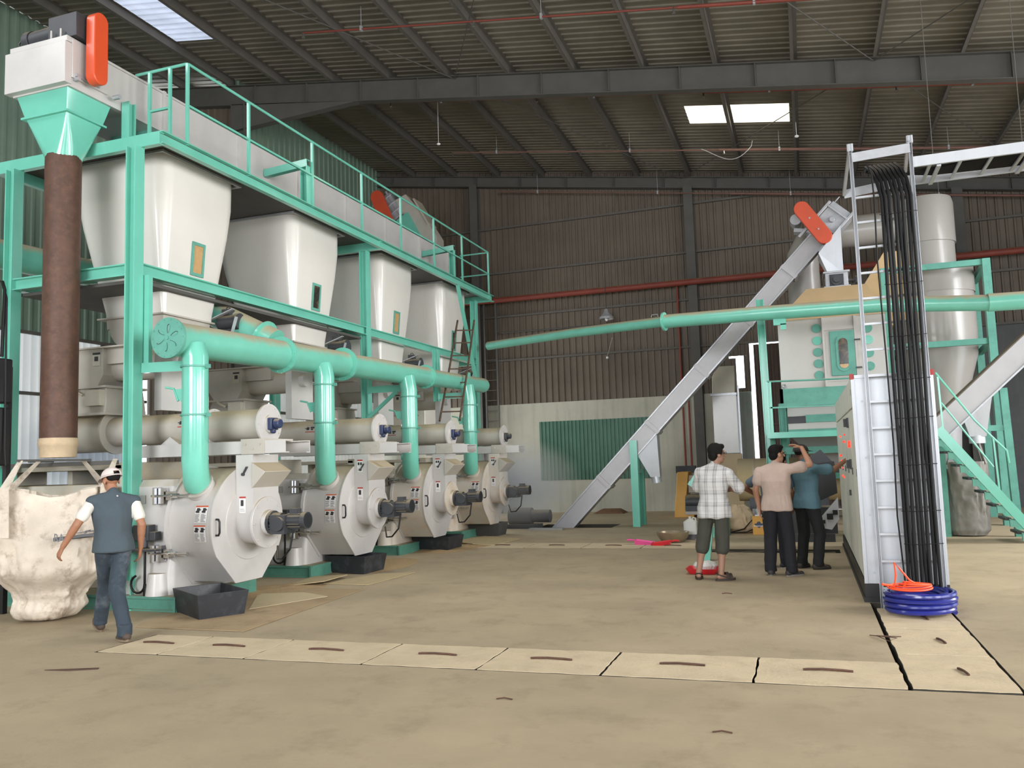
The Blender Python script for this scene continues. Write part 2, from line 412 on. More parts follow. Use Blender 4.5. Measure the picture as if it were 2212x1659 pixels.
b = MB(); roof(-2.25, .12, 19.6, 20.72, b)
struct('window_4', b, translucent('translucent_sheet_warm', (1.0, .86, .62, 1)), local=True, sharp=20)
for k in range(18):
    x = -14.75 + 1.5 * k; z = zr(x)
    if x > XR - .1: break
    b = MB(); b.box(x - .004, x + .004, YN, YB - .1, z - .2, z); b.box(x - .07, x, YN, YB - .1, z - .2, z - .192); b.box(x, x + .07, YN, YB - .1, z - .012, z - .004)
    struct('trim_%d' % (3 + k), b, PURL, local=True)
for k, y in enumerate((1.95, 9.5, 17.0, 24.42)):
    b = MB(); h = .52 if k < 3 else .34
    a, c = V((XL + .1, y, zr(XL + .1) - .2 - h / 2)), V((XR, y, zr(XR) - .2 - h / 2))
    b.ibeam(a, c, .2, h, .016)
    if k == 2 or k == 3:
        x = -12.5
        while x < 8:
            zt = zr(x) - .2; b.box(x - .006, x + .006, y - .1, y + .1, zt - h + .02, zt - .02); x += 1.5
    if k == 2: b.prism([(-13.2, y - .1, zr(-13.2) - .7), (-9.6, y - .1, zr(-9.6) - .72), (-13.2, y - .1, zr(-13.2) - 1.4)], (0, .2, 0))
    struct('trim_%d' % (22 + k), b, STEELD, local=True)
for k, (x, y) in enumerate(((-2.82, 24.4), (-9.6, 24.4), (4.2, 24.4))):
    b = MB(); b.ibeam((x, y, 0), (x, y, zr(x) - .5), .26, .3, .014, up=(0, 1, 0))
    struct('column_%d' % (k + 1), b, STEELD, local=True)
for k, (xc, y) in enumerate(((XL + .28, 9.5), (-13.0, 17.0))):
    b = MB(); b.ibeam((xc, y, 0), (xc, y, zr(xc) - .7), .26, .4, .014, up=(1, 0, 0))
    struct('column_%d' % (k + 4), b, STEELD, local=True)
b = MB()
def rz_(x, d=.24): return zr(x) - d
for (x0, y0, x1, y1) in ((-7.1, 17.0, -3.0, 9.5), (-3.0, 9.5, 1.7, 17.0), (1.7, 17.0, 6.2, 9.5), (-7.1, 17.0, -11.6, 9.5), (-7.1, 17, -3.0, 24.4), (1.7, 17, -3.0, 24.4), (1.7, 17, 6.2, 24.4)):
    b.cyl((x0, y0, rz_(x0)), (x1, y1, rz_(x1)), .011, n=6)
struct('trim_26', b, STEELD, local=True)

# ------------------------------------------------------------------ daylight and added fill lamps
w = bpy.data.worlds.new('sky'); SC.world = w; w.use_nodes = True
w.node_tree.nodes['Background'].inputs[0].default_value = (.86, .93, 1, 1)
w.node_tree.nodes['Background'].inputs[1].default_value = 3.4
def area(name, loc, aim, sx, sy, power, col=(1, .97, .93), spread=150):
    d = bpy.data.lights.new(name, 'AREA'); d.shape = 'RECTANGLE'; d.size = sx; d.size_y = sy; d.energy = power; d.color = col
    d.spread = radians(spread)
    o = bpy.data.objects.new(name, d); COL.objects.link(o); o.location = loc
    o.rotation_euler = (V(aim) - V(loc)).to_track_quat('-Z', 'Y').to_euler(); return o
area('daylight_right_doorway', (10.9, 6.3, 4.9), (-8, 8.5, 1.0), 6.2, 4.4, 500, spread=120)
area('daylight_right_doorway_near', (10.9, -1.5, 4.9), (-8, 4, .6), 5.6, 4.4, 500, spread=120)
area('daylight_right_doorway_far', (10.9, 15, 4.9), (-6, 17, .2), 5.6, 4.4, 170, spread=110)
area('daylight_front_doorway', (-5.5, -7.9, 4.6), (-7.5, 12, 2.6), 6.6, 4.6, 800, (.97, .98, 1), spread=120)
area('daylight_front_doorway_right', (5, -7.9, 4.6), (-2, 14, .2), 6.6, 4.6, 240, (.97, .98, 1), spread=120)
area('fill_roof_right', (7.6, 16, zr(7.6) - .25), (-4, 17, 0), 2.2, 12, 700, (.98, .98, 1), spread=130)  # added fill lamp for the far floor, the roof is closed here
area('fill_roof_left', (-11.0, 4, zr(-11) - .3), (-8.5, 8, 1), 3, 6, 330, (.98, .98, 1), spread=140)  # unseen fill under unbroken roof sheets, lifts the nearest hopper
area('fill_left_far', (XF + .35, 20.8, 3.2), (-3, 20.5, .2), 4.6, 2.6, 330, (.97, .99, 1), spread=140)  # extra lamp put before the wall to brighten the far floor
area('fill_roof_middle', (-2.2, 11.4, zr(-2.2) - .3), (-2.6, 12.6, 0), 5, 2.6, 150, (1, .98, .95), spread=110)  # made-up lamp above the view that evens out the middle floor
# ------------------------------------------------------------------ platform that carries the hoppers
P = thing('steel_platform', 'tall turquoise steel platform with railing that carries the row of white hoppers', 'platform', (-7.6, 13.5, 0))
for x in (-7.6, -9.6):
    for y in (7.9, 13.58, 19.05):
        b = MB(); b.ibeam((x, y, 0), (x, y, 5.6), .15, .15, .018, up=(1, 0, 0)); b.box(x - .13, x + .13, y - .13, y + .13, 0, .02)
        b.build('post', TEAL, P)
for x, z in ((-7.6, 4.08), (-9.6, 4.08)):
    b = MB(); b.ibeam((x, 7.98, z), (x, 18.97, z), .12, .15, .014); b.build('long_beam', TEAL, P)
for y in (7.9, 13.58, 19.05):
    b = MB(); b.ibeam((-9.53, y, 4.06), (-7.67, y, 4.06), .12, .15, .014); b.build('cross_beam', TEAL, P)
b = MB(); b.channel((-7.24, 19.45, 5.69), (-7.24, 7.93, 5.69), .08, .16, .014); b.build('deck_beam', TEALD, P)
b = MB(); b.channel((-9.95, 7.93, 5.69), (-9.95, 19.45, 5.69), .08, .16, .014); b.build('deck_beam', TEALD, P)
for y in (7.95, 13.58, 19.3):
    b = MB(); b.channel((-9.93, y, 5.68), (-7.24, y, 5.68), .08, .16, .014); b.build('deck_cross_beam', TEAL, P)
b = MB(); b.box(-9.9, -7.26, 7.99, 19.28, 5.752, 5.766)
b.build('deck_plate', STEELD, P)  # shade under the deck is put into this dark colour
# railing
RY = (8.4, 9.65, 11.28, 12.87, 14.4, 15.95, 17.5, 19.2)
b = MB()
b.tube([(-8.08, 8.4, 6.84), (-7.26, 8.4, 6.84)] + [(-7.24, 8.42, 6.84), (-7.24, 19.2, 6.84)], .02, 8)
rail = b.build('railing', TEAL, P)
for y in RY:
    b = MB(); b.beam((-7.24, y, 5.75), (-7.24, y, 6.84), .036, .036); b.build('railing_post', TEAL, rail)
for x in (-7.52, -7.85):
    b = MB(); b.beam((x, 8.4, 5.76), (x, 8.4, 6.83), .036, .036); b.build('railing_post', TEAL, rail)
b = MB(); b.beam((-7.24, 8.4, 6.28), (-7.24, 19.2, 6.28), .03, .03); b.beam((-7.85, 8.4, 6.3), (-7.52, 8.4, 6.3), .03, .03); b.beam((-7.24, 19.2, 6.28), (-8.0, 19.2, 6.28), .03, .03); b.beam((-7.24, 19.2, 6.83), (-8.0, 19.2, 6.83), .03, .03)
b.build('middle_rail', TEAL, rail)
for y in (11.2, 17.1):                                            # side brackets that hold the conveyor
    b = MB(); b.channel((-7.32, y, 5.75), (-7.32, y, 6.4), .1, .12, .012, up=(1, 0, 0)); b.channel((-8.07, y, 6.40), (-7.26, y, 6.46), .1, .12, .012)
    b.build('conveyor_bracket', TEAL, P)
b = MB(); b.ibeam((-8.0, 8.2, 5.75), (-8.0, 8.2, 6.36), .12, .12, .012, up=(0, 1, 0)); b.build('conveyor_bracket', TEAL, P)
# duct brackets
b = MB(); b.beam((-7.5, 8.02, 4.0), (-7.5, 8.02, 2.9), .1, .06, up=(0, 1, 0)); b.beam((-7.52, 7.98, 2.85), (-6.62, 7.98, 2.83), .06, .12); b.beam((-6.72, 7.98, 2.9), (-6.6, 7.98, 3.02), .05, .03)
b.build('duct_bracket', TEAL, P)
b = MB(); b.beam((-7.53, 13.5, 2.97), (-6.8, 13.5, 2.97), .06, .12); b.beam((-7.53, 13.5, 2.45), (-6.93, 13.5, 2.92), .05, .06); b.build('duct_bracket', TEAL, P)
b = MB(); b.ibeam((-7.3, 16.05, 4.0), (-7.3, 16.05, 2.9), .12, .12, .012, up=(1, 0, 0)); b.beam((-7.3, 16.05, 3.0), (-6.6, 16.3, 3.02), .06, .12); b.box(-6.72, -6.66, 16.3, 16.4, 2.94, 3.5)
b.build('duct_bracket', TEAL, P)
b = MB(); b.beam((-7.2, 17.1, 5.6), (-7.2, 18.1, 3.45), .02, .09, up=(1, 0, 0)); b.build('brace', TEAL, P)
b = MB(); b.box(-9.55, -7.65, 8.0, 13.5, 3.93, 3.97); b.build('lower_deck', STEELD, P)

# ------------------------------------------------------------------ hoppers
def rrect(x0, x1, y0, y1, z, r, n=5):
    out = []
    for (cx, cy_, a0) in ((x1 - r, y1 - r, 0), (x0 + r, y1 - r, pi / 2), (x0 + r, y0 + r, pi), (x1 - r, y0 + r, 1.5 * pi)):
        for i in range(n + 1):
            a = a0 + pi / 2 * i / n; out.append(V((cx + r * cos(a), cy_ + r * sin(a), z)))
    return out
HL = ['white hopper nearest the camera, behind the brown vertical pipe', 'second white hopper from the front of the platform, its sight window dark',
      'third white hopper from the front, left of the middle turquoise post line', 'farthest white hopper, behind the dark wooden ladder']
HOFF = (0, 2.8, 5.62, 8.42)
Hp = thing('hopper', HL[0], 'hopper', (-8.05, 8.76, 3.55), 'white hoppers in a row under the platform deck')
b = MB()
b.loft([rrect(-8.80, -7.30, 8.03, 9.48, 5.56, .20), rrect(-8.80, -7.30, 8.03, 9.48, 5.16, .22), rrect(-8.70, -7.33, 8.07, 9.40, 4.75, .17), rrect(-8.36, -7.42, 8.2, 9.12, 3.62, .05), rrect(-8.36, -7.42, 8.2, 9.12, 3.56, .05)])
b.build('shell', WHITE, Hp, sharp=28)
b = MB()
for x0, x1, y0, y1 in ((-8.84, -7.26, 7.99, 8.03), (-8.84, -7.26, 9.48, 9.52), (-8.84, -8.80, 8.03, 9.48), (-7.30, -7.26, 8.03, 9.48)): b.box(x0, x1, y0, y1, 5.535, 5.565)
b.box(-8.3, -7.7, 9.50, 9.53, 5.5, 5.56); b.build('top_rim', GALV, Hp)
# sight window on the sloping +X wall: x(z)
def hx(z): return -7.33 + (z - 4.75) / (3.62 - 4.75) * (-7.42 + 7.33) + .004
b = MB(); z0, z1 = 4.12, 4.56
for y0, y1, a, c in ((8.62, 8.655, z0, z1), (8.825, 8.86, z0, z1), (8.655, 8.825, z0, z0 + .04), (8.655, 8.825, z1 - .04, z1)):
    b.add([(hx(a), y0, a), (hx(a), y1, a), (hx(c), y1, c), (hx(c), y0, c), (hx(a) + .015, y0, a), (hx(a) + .015, y1, a), (hx(c) + .015, y1, c), (hx(c) + .015, y0, c)],
          [(0, 1, 2, 3), (4, 5, 6, 7), (0, 1, 5, 4), (1, 2, 6, 5), (2, 3, 7, 6), (3, 0, 4, 7)])
wf = b.build('sight_window', TEALO, Hp)
b = MB(); b.add([(hx(z0) + .004, 8.65, z0 + .03), (hx(z0) + .004, 8.83, z0 + .03), (hx(z1) + .004, 8.83, z1 - .03), (hx(z1) + .004, 8.65, z1 - .03)], [(0, 1, 2, 3)])
pane0 = b.build('pane', GLASSB, wf)
b = MB()
pr = [V((-8.34, 8.22, 3.55)), V((-8.33, 8.22, 3.42))] + [V((-7.9 + .40 * cos(a), 8.22, 3.46 + .33 * sin(a))) for a in [pi + .1 + (pi - .2) * i / 10 for i in range(11)]] + [V((-7.45, 8.22, 3.42)), V((-7.44, 8.22, 3.55))]
b.prism(pr, (0, .86, 0)); b.box(-8.45, -7.40, 8.17, 9.13, 3.545, 3.565); b.build('bottom_trough', GREYD, Hp, sharp=25)
b = MB(); b.add([(-8.0, 8.217, 3.30), (-7.86, 8.217, 3.30), (-7.86, 8.217, 3.44), (-8.0, 8.217, 3.44)], [(0, 1, 2, 3)], 0)
b.add([(-8.02, 8.215, 3.45), (-7.84, 8.215, 3.45), (-7.84, 8.215, 3.47), (-8.02, 8.215, 3.47)], [(0, 1, 2, 3)], 1); b.add([(-7.97, 8.215, 3.38), (-7.9, 8.215, 3.38), (-7.9, 8.215, 3.43), (-7.97, 8.215, 3.43)], [(0, 1, 2, 3)], 2)
b.build('warning_label', [GREYD, STICKR, STICKB], Hp)
mt = MB(); mt.cyl((-7.42, 9.28, 3.58), (-7.16, 9.28, 3.58), .105); mt.cyl((-7.16, 9.28, 3.58), (-7.10, 9.28, 3.58), .115); mt.box(-7.36, -7.24, 9.22, 9.34, 3.68, 3.76)
mt.tube(arc((-7.3, 9.28, 3.77), .03, 0, pi, 8), .008, 6); mt.box(-7.42, -7.2, 9.2, 9.36, 3.42, 3.48)
mo = mt.build('drive_motor', MOTOR, Hp)
b = MB(); b.cyl((-7.87, 9.16, 3.40), (-7.87, 9.2, 3.40), .085); b.cyl((-7.5, 9.16, 3.36), (-7.5, 9.2, 3.36), .1)
b.build('pulley', GREYH, Hp)
b = MB()
for q in (((-7.95, 9.13, 3.46), (-7.1, 9.13, 3.73)), ((-7.15, 9.13, 3.32), (-7.05, 9.13, 3.62))): b.beam(q[0], q[1], .05, .012, up=(0, 0, 1))
b.tube([V((-7.96, 9.13, 3.47))] + arc((-7.87, 9.13, 3.40), .1, pi * .8, pi * 1.6, 8) + [V((-7.5, 9.13, 3.24)), V((-7.12, 9.13, 3.36))] , .008, 6)
b.build('belt_guard', GALV, Hp)
HF = 1.045; newloc = V((0, 0, 1.58)) + (V(Hp.location) - V((0, 0, 1.58))) * HF       # the hoppers stand just behind the long beam
for o in Hp.children_recursive:
    for v_ in o.data.vertices: v_.co *= HF
Hp.location = newloc; HOFF = tuple(d_ * HF for d_ in HOFF)
b = MB(); b.loft([rrect(-8.85, -8.2, 8.75, 9.5, 6.25, .02), rrect(-8.85, -8.2, 8.75, 9.5, 6.12, .02), rrect(-8.95, -7.95, 8.6, 9.65, 5.766, .02)])
b.build('inlet_spout', TEALO, Hp)
HOP = [Hp] + [dup(Hp, (0, d, 0), HL[k + 1]) for k, d in enumerate(HOFF[1:])]
for k, h in enumerate(HOP):
    if k in (1, 3):
        for c in h.children:
            if c.name.startswith('sight'):
                for p in c.children: p.data = p.data.copy(); p.data.materials[0] = GLASSD

# ------------------------------------------------------------------ screw feeders between hopper and conditioner
HOFF = (0, 2.8, 5.62, 8.42)
FL = ['grey screw feeder under the nearest hopper, seen behind the front turquoise post', 'grey screw feeder behind the long duct, under the second hopper',
      'grey screw feeder under the third hopper beside the diagonal brace', 'pale screw feeder under the farthest hopper, behind the ladder']
F0 = thing('screw_feeder', FL[0], 'feeder', (-8.5, 8.6, 2.35), 'screw feeders under the hoppers')
b = MB(); b.prism([V((-9.1, 8.28, 3.2)), V((-9.1, 8.28, 2.86)), V((-8.98, 8.28, 2.70)), V((-8.55, 8.28, 2.70)), V((-8.45, 8.28, 2.86)), V((-8.45, 8.28, 3.2))], (0, .66, 0)); b.box(-9.15, -8.05, 8.24, 8.98, 3.2, 3.22)
b.box(-8.45, -7.95, 8.34, 8.9, 3.0, 3.2); b.build('trough', GREYD, F0)
b = MB(); b.cyl((-8.5, 8.6, 2.98), (-7.62, 8.6, 2.98), .19, n=26); b.build('screw_tube', GREYD, F0)
b = MB(); b.box(-7.66, -7.55, 8.32, 8.92, 2.36, 3.16); b.cyl((-7.55, 8.6, 2.98), (-7.46, 8.6, 2.98), .1); b.build('end_plate', GREY, F0)
b = MB(); b.loft([rrect(-9.05, -8.42, 8.3, 8.94, 2.70, .02), rrect(-9.12, -8.4, 8.28, 8.96, 2.50, .02), rrect(-9.2, -8.4, 8.26, 8.98, 2.36, .02)]); b.box(-9.16, -8.38, 8.25, 8.97, 2.69, 2.72); b.box(-9.28, -8.36, 8.22, 9.0, 2.34, 2.37)
b.build('drop_box', GREYD, F0)
b = MB(); b.box(-8.66, -8.42, 8.2, 8.29, 2.46, 2.66); b.tube([(-8.72, 8.22, 2.6), (-8.8, 8.2, 2.64), (-8.86, 8.2, 2.68)], .018, 6); b.build('inspection_hatch', GREYH, F0)
b = MB(); b.box(-8.62, -8.5, 8.275, 8.279, 2.98, 3.12, 0); b.box(-8.62, -8.5, 8.272, 8.276, 3.125, 3.15, 2); b.box(-8.59, -8.53, 8.272, 8.276, 3.04, 3.1, 2); b.build('warning_label', [GREYH, STICKO, STICKB], F0)
for k, d in enumerate(HOFF[1:]): dup(F0, (0, d, 0), FL[k + 1])

# ------------------------------------------------------------------ pellet mills
Y0, Z0, R0 = 8.5, .95, .67
def outline(x, r=R0, y0=Y0, bz=.28, hw=.24, n=30):
    a0 = radians(-30); pts = [V((x, y0 + r * cos(a0 + (pi + 2 * radians(30)) * i / n), Z0 + r * sin(a0 + (pi + 2 * radians(30)) * i / n))) for i in range(n + 1)]
    return pts + [V((x, y0 - hw, bz)), V((x, y0 + hw, bz))]
ML = ['grey pellet mill nearest the camera, right of the person in the white cap', 'second pellet mill from the front, between the nearest mill and a black bin',
      'third pellet mill from the front, its front chute dusted tan', 'farthest pellet mill, veiled in dust before the plaster wall']
ML0 = thing('pellet_mill', ML[0], 'pellet mill', (-7.0, Y0, 0), 'pellet mills in a row')
b = MB(); b.box(-10.3, -6.82, Y0 - .72, Y0 + .72, 0, .02); b.box(-10.3, -6.82, Y0 - .72, Y0 + .72, .14, .17)
b.box(-10.28, -6.84, Y0 - .69, Y0 + .69, .02, .14); b.box(-6.86, -6.83, Y0 - .74, Y0 + .74, 0, .17)
b.build('base_frame', TEALB, ML0)
b = MB(); b.loft([rrect(-7.74, -7.0, Y0 - .62, Y0 + .62, .17, .08), rrect(-7.74, -7.0, Y0 - .6, Y0 + .6, .45, .08), rrect(-7.74, -7.0, Y0 - .56, Y0 + .56, .7, .06), rrect(-7.74, -7.0, Y0 - .56, Y0 + .56, 1.42, .06), rrect(-7.70, -7.04, Y0 - .50, Y0 + .50, 1.50, .06)])
b.cyl((-7.18, Y0 - .62, .17), (-7.18, Y0 - .62, .42), .14, .11)
b.build('gearbox_housing', GREY, ML0)
b = MB(); b.box(-10.2, -7.95, Y0 - .28, Y0 + .5, .17, 1.46); b.box(-10.3, -7.9, Y0 - .45, Y0 + .55, 1.64, 1.70)
b.box(-8.02, -7.76, Y0 - .45, Y0 + .45, .9, 1.72)
for x in (-10.1, -9.0, -8.1): b.box(x - .04, x + .04, Y0 - .2, Y0 + .4, 1.46, 1.64)
b.build('main_motor_cover', GREYH, ML0, bevel=.01)
b = MB(); b.prism(outline(-7.0), (.6, 0, 0)); b.build('die_chamber', GREY, ML0, sharp=25)
b = MB()
ro = outline(-7.03, .70, bz=.25, hw=.27); b.prism(ro, (.045, 0, 0)); b.build('chamber_flange', GREY, ML0, sharp=25)
b = MB(); b.prism(outline(-6.4, .685, bz=.265, hw=.25), (.018, 0, 0)); b.build('front_plate', GREY, ML0, sharp=25)
b = MB(); b.lathe([(.001, 0), (.43, 0), (.445, -.02)], (-6.372, Y0, Z0), (1, 0, 0), 36); b.build('plate_ring', GREY, ML0)
b = MB(); pts = [V((-6.38, Y0 + .25, 1.76)), V((-6.38, Y0 - .25, 1.76))] + [V((-6.38, Y0 + .25 * cos(a), Z0 + .25 * sin(a))) for a in [pi + pi * i / 14 for i in range(15)]]
b.prism(pts, (.24, 0, 0)); feed = b.build('feed_chute', GREY, ML0, sharp=25)
b = MB(); b.prism([V((-6.15, Y0 - .265, 1.67)), V((-5.96, Y0 - .265, 1.555)), V((-6.15, Y0 - .265, 1.36))], (0, .53, 0)); b.build('hood', GREYD, feed, bevel=.006)
b = MB(); b.beam((-6.27, Y0 - .262, 1.53), (-6.21, Y0 - .27, 1.62), .012, .03, up=(0, 1, 0)); b.cyl((-6.27, Y0 - .25, 1.53), (-6.27, Y0 - .28, 1.53), .018); b.build('hood_catch', MOTOR, feed)
b = MB(); b.cyl((-6.15, Y0, Z0), (-6.115, Y0, Z0), .305, n=40); b.cyl((-6.115, Y0, Z0), (-6.06, Y0, Z0), .15)
for k in range(8): b.cyl((-6.115, Y0 + .27 * cos(k * pi / 4), Z0 + .27 * sin(k * pi / 4)), (-6.105, Y0 + .27 * cos(k * pi / 4), Z0 + .27 * sin(k * pi / 4)), .014, n=6)
b.build('end_cover', GREY, ML0, bevel=.006)
b = MB(); b.cyl((-6.06, Y0, Z0), (-6.02, Y0, Z0), .14); b.cyl((-6.02, Y0, Z0), (-5.9, Y0, Z0), .115); b.box(-6.0, -5.80, Y0 - .13, Y0 + .11, Z0 - .13, Z0 + .09)
b.cyl((-5.88, Y0 - .17, Z0 - .01), (-5.88, Y0 - .1, Z0 - .01), .085)
for k in range(7): b.box(-6.02, -5.92, Y0 - .125 + .002 * k, Y0 - .119, Z0 - .1 + k * .03, Z0 - .085 + k * .03)
gm = b.build('gear_motor', MOTOR, ML0, bevel=.006)
b = MB(); b.cyl((-5.82, Y0, Z0 + .02), (-5.56, Y0, Z0 + .02), .088)
for k in range(14):
    a = k * 2 * pi / 14; b.beam((-5.8, Y0 + .09 * cos(a), Z0 + .02 + .09 * sin(a)), (-5.63, Y0 + .09 * cos(a), Z0 + .02 + .09 * sin(a)), .006, .02, up=(0, cos(a), sin(a)))
b.cyl((-5.62, Y0, Z0 + .02), (-5.56, Y0, Z0 + .02), .1); b.box(-5.78, -5.68, Y0 - .05, Y0 + .05, Z0 + .1, Z0 + .16); b.build('motor', MOTOR, gm)
b = MB(); b.tube([(-5.72, Y0 - .06, Z0 - .08), (-5.74, Y0 - .1, Z0 - .3), (-5.86, Y0 - .08, Z0 - .42), (-6.02, Y0 + .05, Z0 - .44), (-6.12, Y0 + .2, Z0 - .3)], .012, 6)
b.build('motor_cable', RUBBER, gm)
for z in (1.31, .65):
    yb = Y0 - sqrt(.70 ** 2 - (z - Z0) ** 2); b = MB()
    b.box(-7.16, -7.08, yb - .05, yb + .03, z - .09, z + .09); b.box(-7.2, -7.17, yb - .1, yb + .02, z - .1, z + .1)
    b.cyl((-7.25, yb - .06, z), (-6.78, yb - .06, z), .014, n=8); b.cyl((-7.0, yb - .06, z), (-6.86, yb - .06, z), .028, n=10); b.cyl((-6.94, yb - .11, z), (-6.94, yb + .0, z), .012, n=8)
    b.cyl((-6.80, yb - .06, z), (-6.70, yb - .06, z), .012, .026, n=10); b.box(-7.06, -6.98, yb - .04, yb + .04, z - .05, z + .05)
    b.build('door_latch', CHROME, ML0)
b = MB(); ya = Y0 - .60; b.tube([(-6.38, ya, 1.03), (-6.34, ya - .01, 1.03), (-6.325, ya - .01, 1.0), (-6.325, ya - .01, .88), (-6.34, ya - .01, .85), (-6.38, ya, .85)], .012, 8); b.build('door_handle', BLACK, ML0)
# stickers on the curved chamber wall
def onchamber(x, z, l=.004):
    rr = R0 + l; dz = z - Z0; return V((x, Y0 - sqrt(rr * rr - dz * dz), z))
def sticker(parent, rects, mats, mp, name='warning_label'):
    b = MB()
    for u0, u1, v0, v1, mi, l in rects:
        n = 4; vs = []
        for i in range(n + 1): vs += [mp(u0, v0 + (v1 - v0) * i / n, l), mp(u1, v0 + (v1 - v0) * i / n, l)]
        b.add(vs, [(2 * i, 2 * i + 1, 2 * i + 3, 2 * i + 2) for i in range(n)], mi)
    return b.build(name, mats, parent)
def warn(u0, v0, w, h, seed, pict=True):
    rd = random.Random(seed); R = [(u0, u0 + w, v0, v0 + h, 0, .004), (u0, u0 + w, v0 + h * .92, v0 + h, 1, .006)]
    for c in (0, 1):
        a = u0 + w * (.03 + .5 * c); ww = w * .44
        if pict:
            R += [(a + ww * .2, a + ww * .75, v0 + h * .58, v0 + h * .86, 2, .006), (a + ww * .05, a + ww * .4, v0 + h * .6, v0 + h * .7, 2, .006), (a + ww * .6, a + ww * .95, v0 + h * .72, v0 + h * .8, 2, .006)]
        for i in range(7): R.append((a, a + ww * (.6 + .38 * rd.random()), v0 + h * (.05 + .07 * i), v0 + h * (.085 + .07 * i), 3, .006))
    return R
SM = [STICK, STICKO, STICKB, STICKG]
sticker(ML0, warn(-6.63, 1.0, .17, .19, 1) + warn(-6.63, .78, .16, .19, 2), SM, onchamber)
sticker(ML0, [(-6.33, -6.24, 1.08, 1.25, 0, .003), (-6.33, -6.24, 1.25, 1.27, 1, .003), (-6.31, -6.27, 1.16, 1.23, 2, .005), (-6.32, -6.25, 1.10, 1.105, 3, .005), (-6.32, -6.26, 1.12, 1.125, 3, .005)], [STICK, STICKR, STICKB, STICKG], lambda u, v, l: V((u, Y0 - .25 - l, v)))
b = MB(); b.box(-7.56, -7.42, Y0 - .575, Y0 - .56, 1.22, 1.32); b.build('name_plate', ASH, ML0)
d = V((0, -.766, .643)); p = V((-6.66, Y0, Z0)) + d * .56
b = MB(); b.cyl(p, p + d * .18, .165, n=28); b.cyl(p + d * .165, p + d * .185, .18, n=28); b.build('aspiration_spout', GREY, ML0)
b = MB(); b.box(-7.46, -7.24, Y0 - .72, Y0 - .6, .80, .98); b.cyl((-7.32, Y0 - .7, .72), (-7.32, Y0 - .7, .84), .05); b.box(-7.3, -7.16, Y0 - .7, Y0 - .6, .8, .9); b.box(-7.5, -7.1, Y0 - .76, Y0 - .58, .68, .71)
b.build('lubrication_pump', MOTOR, ML0, bevel=.005)
b = MB(); b.tube([(-7.3, Y0 - .7, .7), (-7.28, Y0 - .72, .5), (-7.3, Y0 - .7, .3)] + arc((-7.4, Y0 - .7, .3), .1, 0, -pi * 1.4, 10), .014, 8); b.cyl((-7.3, Y0 - .68, .17), (-7.3, Y0 - .68, .3), .03)
b.build('lubrication_hose', RUBBER, ML0)
MOFF = (0, 2.75, 5.53, 8.36)
MILLS = [ML0] + [dup(ML0, (0, d, 0), ML[k + 1]) for k, d in enumerate(MOFF[1:])]
TANF = M('paint_dusted_tan', rgb(204, 196, 184), .5, var=.06, scale=2, dust=.9, dustlo=.4, spots=.7, spotcol=rgb(206, 172, 132), spotscale=2.6)
def remat(o, pairs, names=None):
    for c in o.children:
        if c.type == 'MESH' and (names is None or c.name.split('.')[0] in names):
            c.data = c.data.copy()
            for i, m in enumerate(c.data.materials):
                if m in pairs: c.data.materials[i] = pairs[m]
        remat(c, pairs, names)
remat(MILLS[2], {GREY: TANF}, ('end_cover', 'die_chamber', 'gearbox_housing'))
remat(MILLS[3], {GREY: TANF})

# ------------------------------------------------------------------ conditioners over the mills
CL = ['grey conditioner tube over the nearest pellet mill, its blue bearing facing right', 'grey conditioner tube over the second pellet mill, with a black and white pictogram',
      'grey conditioner tube over the third pellet mill', 'grey conditioner tube over the farthest pellet mill, its bearing almost black']
YC, ZC = 8.56, 2.13
C0 = thing('conditioner', CL[0], 'conditioner', (-7.5, YC, 1.78), 'conditioner tubes over the pellet mills')
b = MB(); b.cyl((-8.5, YC, ZC), (-6.14, YC, ZC), .19, n=36); b.build('tube', GREYD, C0)
b = MB(); b.cyl((-9.2, YC, ZC), (-8.5, YC, ZC), .26, n=36); b.lathe([(.26, 0), (.22, .25), (.12, .4), (.02, .44)], (-9.2, YC, ZC), (-1, 0, 0), 30); b.ring((-8.52, YC, ZC), (1, 0, 0), .19, .29, .03)
b.build('inlet_end', GREYH, C0, sharp=20)
b = MB(); b.ring((-6.97, YC, ZC), (1, 0, 0), .185, .225, .035, 36)
for k in range(12): b.cyl((-6.98, YC + .207 * cos(k * pi / 6), ZC + .207 * sin(k * pi / 6)), (-6.925, YC + .207 * cos(k * pi / 6), ZC + .207 * sin(k * pi / 6)), .009, n=6)
b.build('flange', GREY, C0)
b = MB(); b.cyl((-6.15, YC, ZC), (-6.125, YC, ZC), .245, n=40); b.ring((-6.125, YC, ZC), (1, 0, 0), .02, .11, .02)
for k in range(12): b.cyl((-6.13, YC + .215 * cos(k * pi / 6), ZC + .215 * sin(k * pi / 6)), (-6.117, YC + .215 * cos(k * pi / 6), ZC + .215 * sin(k * pi / 6)), .012, n=6)
b.build('end_disc', GREY, C0)
b = MB(); b.box(-6.11, -6.05, YC - .075, YC + .075, ZC - .075, ZC + .075); b.cyl((-6.05, YC, ZC), (-5.97, YC, ZC), .06); b.cyl((-6.05, YC, ZC - .09), (-6.1, YC, ZC - .09), .03)
b.build('bearing', BLUE, C0, bevel=.012)
b = MB(); b.channel((-7.86, YC - .26, 1.845), (-5.70, YC - .26, 1.845), .08, .15, .012); b.build('support_channel', GREY, C0)
b = MB(); b.channel((-5.78, YC + .30, 1.845), (-7.86, YC + .30, 1.845), .08, .15, .012); b.build('support_channel', GREY, C0)
b = MB(); b.box(-6.3, -5.98, YC - .315, YC - .302, 1.765, 1.945)
for q in ((-6.24, 1.88), (-6.14, 1.83), (-6.04, 1.88)): b.cyl((q[0], YC - .318, q[1]), (q[0], YC - .328, q[1]), .015, n=6)
